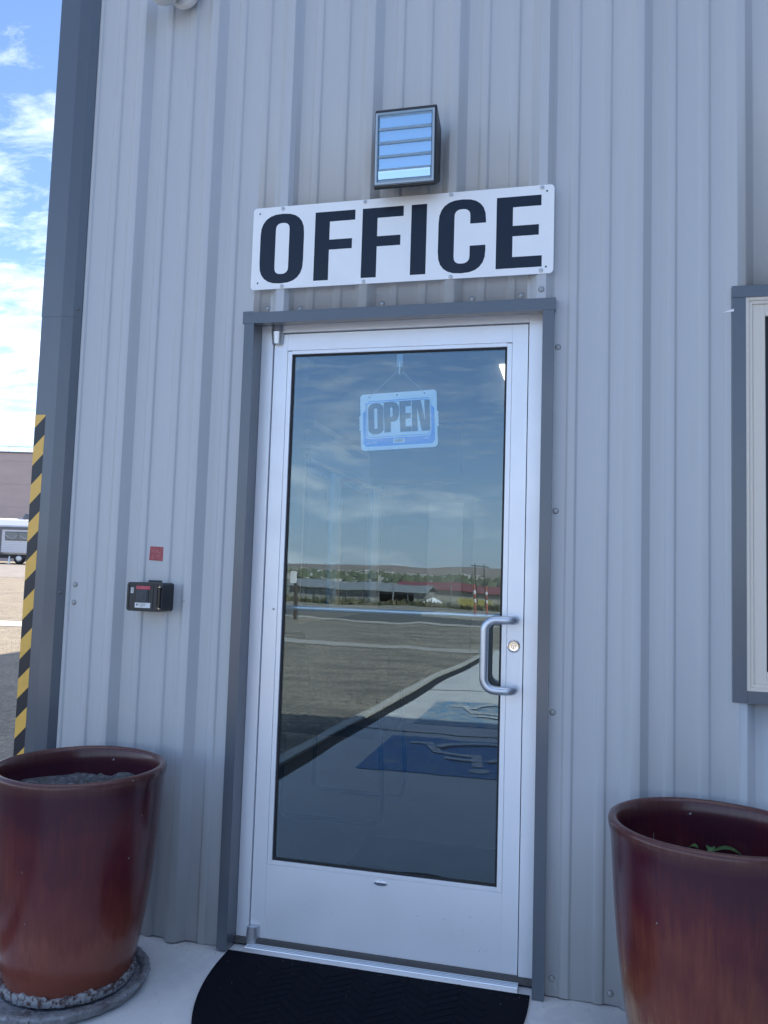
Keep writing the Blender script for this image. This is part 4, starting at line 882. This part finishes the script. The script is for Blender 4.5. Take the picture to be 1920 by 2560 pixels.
# big brown metal warehouse
WH = bpy.data.objects.new('warehouse', None); COL.objects.link(WH); tag(WH, 'huge brown metal warehouse with a railing along its flat roof', 'building')
BRN = mat('brown cladding', (.44, .345, .325), .7, var=[(.35, (.47, .375, .35), .4, .65, (1, 1, 3))]); 
q = MB(1); q.box(-40, 30, 0, 25, -1, 12.2)
for i in range(5): q.box(-40, 30, -.03, 0, .9+i*2.6, .93+i*2.6)
q.build('wall', BRN, WH)
q = MB(1); q.box(-40.1, 30.1, -.10, 25.1, 12.2, 12.36); q.build('roof', TRG, WH)
GREY = mat('galvanised rail', (.35, .36, .37), .5, metal=.4)
q = MB(1)
for i in range(33): q.tube([(-39.5+i*2.13, .15, 12.35), (-39.5+i*2.13, .15, 12.98)], .03, 6)
q.tube([(-40, .15, 12.98), (30, .15, 12.98)], .03, 6); q.build('railing', GREY, WH)
place(WH, 90, 35)

# ================================================================== IN FRONT (seen in the door glass)
def bldg_shed(name, x0, x1, y, dep, eave, ridge, cwall, croof, label, open_front=None, slab_=0):
    z0 = gh((x0+x1)/2, y)-.2; r = empty(name, ((x0+x1)/2, y, z0), label, 'building', 'low industrial sheds beyond the road', s=1)
    q = MB(1)
    segs = [(x0, x1)] if not open_front else [(x0, open_front[0]), (open_front[1], x1)]
    for a, c_ in segs: q.box(a, c_, y-.2, y, z0, z0+eave)
    q.box(x0, x1, y-dep, y-dep+.2, z0, z0+eave); q.box(x0, x0+.2, y-dep+.2, y-.2, z0, z0+eave); q.box(x1-.2, x1, y-dep+.2, y-.2, z0, z0+eave)
    k = int((x1-x0)/1.2)
    q.build('wall', cwall, r)
    q = MB(1); q.prism([(y+1.4, z0+eave-.15), (y-dep/2, z0+ridge), (y-dep-1, z0+eave-.1), (y-dep-1, z0+eave+.1), (y-dep/2, z0+ridge+.25), (y+1.4, z0+eave+.1)], 'x', x0-1, x1+1); q.build('roof', croof, r)
    q = MB(1)
    for i in range(int((x1-x0)/5)+1): q.tube([(x0+i*5, y+1.1, z0), (x0+i*5, y+1.1, z0+eave-.12)], .10, 6)
    q.build('posts', GREY, r)['kind'] = 'stuff'
    return r
bldg_shed('shed', -92, -46, -250, 20, 3.6, 5.4, mat('shed wall', (.36, .35, .32), .8, var=[(.2, (.16, .15, .14), .50, .58, (1, .1, .1))]), mat('grey shed roof', (.27, .29, .30), .6), 'long low shed with grey metal roof beyond the road', open_front=(-62, -50))
bldg_shed('shed', -66, 10, -292, 26, 4.2, 6.3, mat('cream shed wall', (.42, .40, .34), .8), mat('red shed roof', (.26, .085, .085), .6), 'long cream shed with dull red metal roof behind the grey roofed one')
q = MB(1); z0 = gh(-28, -240); q.box(-35, -25, -243, -240, z0, z0+2.6, bev=.05)
for i in range(20): q.box(-34.9+i*.5, -34.7+i*.5, -239.99, -239.93, z0+.1, z0+2.5)
tag(q.build('container', mat('yellow container', (.48, .42, .14), .6), base=(-30, -241, z0)), 'pale yellow container standing beside the red roofed shed', 'container')
q = MB(1); rd_ = random.Random(4); z0 = gh(-40, -236)
q.lathe([(.01, 2.0), (1.6, 1.4), (3.2, .5), (4.4, 0)], (-41, -237, z0), 24, lambda a, j, r, h: (r*(1+.15*sin(a*3)), h*(1+.2*sin(a*5))))
tag(q.build('white_heap', SIGNW, base=(-41, -237, z0), smooth=True), 'white heap of material at the corner of the grey roofed shed', 'heap')
# chain link fence along the weeds
fe = MB(1)
FE = empty('fence', (-20, -36.5, gh(-20, -36.5)), 'thin wire fence along the weedy verge beyond the road', 'fence', s=1)
for i in range(24):
    x = -62+i*3.0
    q = MB(1); q.tube([(x, -36.5, gh(x, -36.5)), (x, -36.5, gh(x, -36.5)+1.3)], .03, 6); q.build('post', GREY, FE)
q = MB(1)
for h_ in (.35, .8, 1.28): q.tube([(-62+i*3.0, -36.5, gh(0, -36.5)+h_) for i in range(24)], .008, 4)
q.build('wire', GREY, FE)
# weeds
q = MB(1); rd_ = random.Random(11)
for i in range(5200):
    x = rd_.uniform(-34, 8); y = rd_.uniform(-36.3, -31.2); z = gh(x, y); h_ = rd_.uniform(.08, .32)*(1.3 if rd_.random() < .1 else 1)*(.6+.6*sin(x*.8)**2); a = rd_.uniform(0, 6.28); w_ = rd_.uniform(.04, .12)
    q.poly([(x-w_*cos(a), y-w_*sin(a), z), (x+w_*cos(a), y+w_*sin(a), z), (x+rd_.uniform(-.12, .12), y+rd_.uniform(-.1, .1), z+h_)], [(0, 1, 2)])
tag(q.build('weeds', mat('dry weeds', (.20, .175, .10), .9, var=[(.9, (.07, .085, .04), .42, .6, I3)]), doubles=False), 'dry weeds and scrub along the far side of the road', kind='stuff')
# marker posts
OR = mat('orange marker', (.50, .16, .11), .5); 
mp_ = None
for x, lab in ((-2.35, 'orange and white marker post by the road, left of a pair'), (-1.95, 'orange and white marker post by the road, right of a pair')):
    y = -24.0; z0 = gh(x, y); r = empty('marker_post', (x, y, z0), lab, 'marker post', 'orange and white marker posts by the road', s=1)
    q = MB(1); q.tube([(x, y, z0), (x, y, z0+1.15)], .036, 12); q.build('post', OR, r, smooth=True, ang=50)
    for zz in (.55, .85): q = MB(1); q.tube([(x, y, z0+zz), (x, y, z0+zz+.12)], .038, 12, caps=False); q.build('white_band', SIGNW, r, smooth=True)
    q = MB(1); q.lathe([(.22, 0), (.22, .05), (.08, .10), (.06, .14)], (x, y, z0), 16); q.build('base', GAP, r)
q = MB(1); q.prism([(-3.9, -23.4), (-1.2, -23.3), (-1.1, -24.6), (-3.4, -24.7)], 'z', -.2, gh(-2, -24)+.12)
tag(q.build('traffic_island', PALE), 'low pale kerbed island at the road edge', kind='structure')
# utility poles
WD = mat('pole wood', (.10, .085, .07), .9)
for x, y, h_, lab in ((-24.5, -200, 10.6, 'utility pole in front of the town, left of a pair'), (-22.6, -202, 10.6, 'utility pole in front of the town, right of a pair')):
    z0 = gh(x, y); r = empty('utility_pole', (x, y, z0), lab, 'utility pole', 'utility poles beyond the sheds', s=1)
    q = MB(1); q.tube([(x, y, z0), (x, y, z0+h_)], [.16, .11], 10); q.build('pole', WD, r, smooth=True)
    q = MB(1); q.box(x-1.1, x+1.1, y-.06, y+.06, z0+h_-.7, z0+h_-.5); q.build('crossarm', WD, r)
# white board sign at the left of the reflection
q0 = (-6.6, -18.6); z0 = gh(*q0); r = empty('yard_sign', (*q0, z0), 'white board sign on a post across the gravel yard', 'sign', s=1)
q = MB(1); q.box(q0[0]-.04, q0[0]+.04, q0[1]-.04, q0[1]+.04, z0, z0+1.0); q.build('post', WD, r)
q = MB(1); q.box(q0[0]-.14, q0[0]+.04, q0[1]+.04, q0[1]+.07, z0+.95, z0+1.28); q.build('board', SIGNW, r)
# far town: roofs and trees scattered over the valley floor
tw = MB(1); tt = MB(1); rd_ = random.Random(21)
for i in range(1500):
    y = -rd_.uniform(900, 3600); x = rd_.uniform(-.62, .10)*abs(y)+rd_.gauss(0, 60); z = gh(x, y); w_ = rd_.uniform(5, 12); h_ = rd_.uniform(3.0, 6)
    if rd_.random() < .9: tw.box(x-w_, x+w_, y-w_*.7, y+w_*.7, z, z+h_)
for i in range(1300):
    y = -rd_.uniform(700, 3400); x = rd_.uniform(-.64, .12)*abs(y); z = gh(x, y); r_ = rd_.uniform(4, 9)
    vs = [(x, y, z+r_*1.5)] + [(x+r_*cos(k*pi/3)*rd_.uniform(.7, 1.2), y+r_*sin(k*pi/3), z+rd_.uniform(.3, .7)*r_) for k in range(6)]
    tt.poly(vs, [(0, k+1, (k+1) % 6+1) for k in range(6)])
tag(tw.build('distant_town', mat('distant roofs', (.70, .68, .66), .8, var=[(.01, (.35, .32, .30), .45, .6, I3)]), doubles=False), 'scatter of pale town houses on the valley floor', kind='stuff')
tag(tt.build('distant_trees', mat('distant trees', (.12, .14, .09), .9), doubles=False), 'dark trees scattered through the distant town', kind='stuff')
# white box truck seen through the office and its side window
TK = empty('motorhome', (-12.6, 30.8, gh(-12.6, 30.8)), 'white high sided motorhome seen through the office side window', 'motorhome', s=1); z0 = gh(-12.6, 30.8)
q = MB(1); q.box(-17.5, -10.4, 30.4, 32.8, z0+1.1, z0+3.0, bev=.12, seg=3); q.build('body', TRW, TK)
q = MB(1); q.box(-17.5, -10.38, 30.37, 30.40, z0+1.95, z0+2.02); q.build('stripe', TRG, TK)
q = MB(1); q.box(-17.2, -10.8, 30.6, 32.6, z0+.45, z0+1.1); q.build('chassis', TRG, TK)
for x in (-16, -12): q = MB(1); q.lathe([(.15, -.02), (.36, .0), (.40, .1), (.40, .25), (.001, .26)], (x, 30.45, z0+.4), 20, axis='y'); q.build('wheel', GAP, TK, smooth=True)
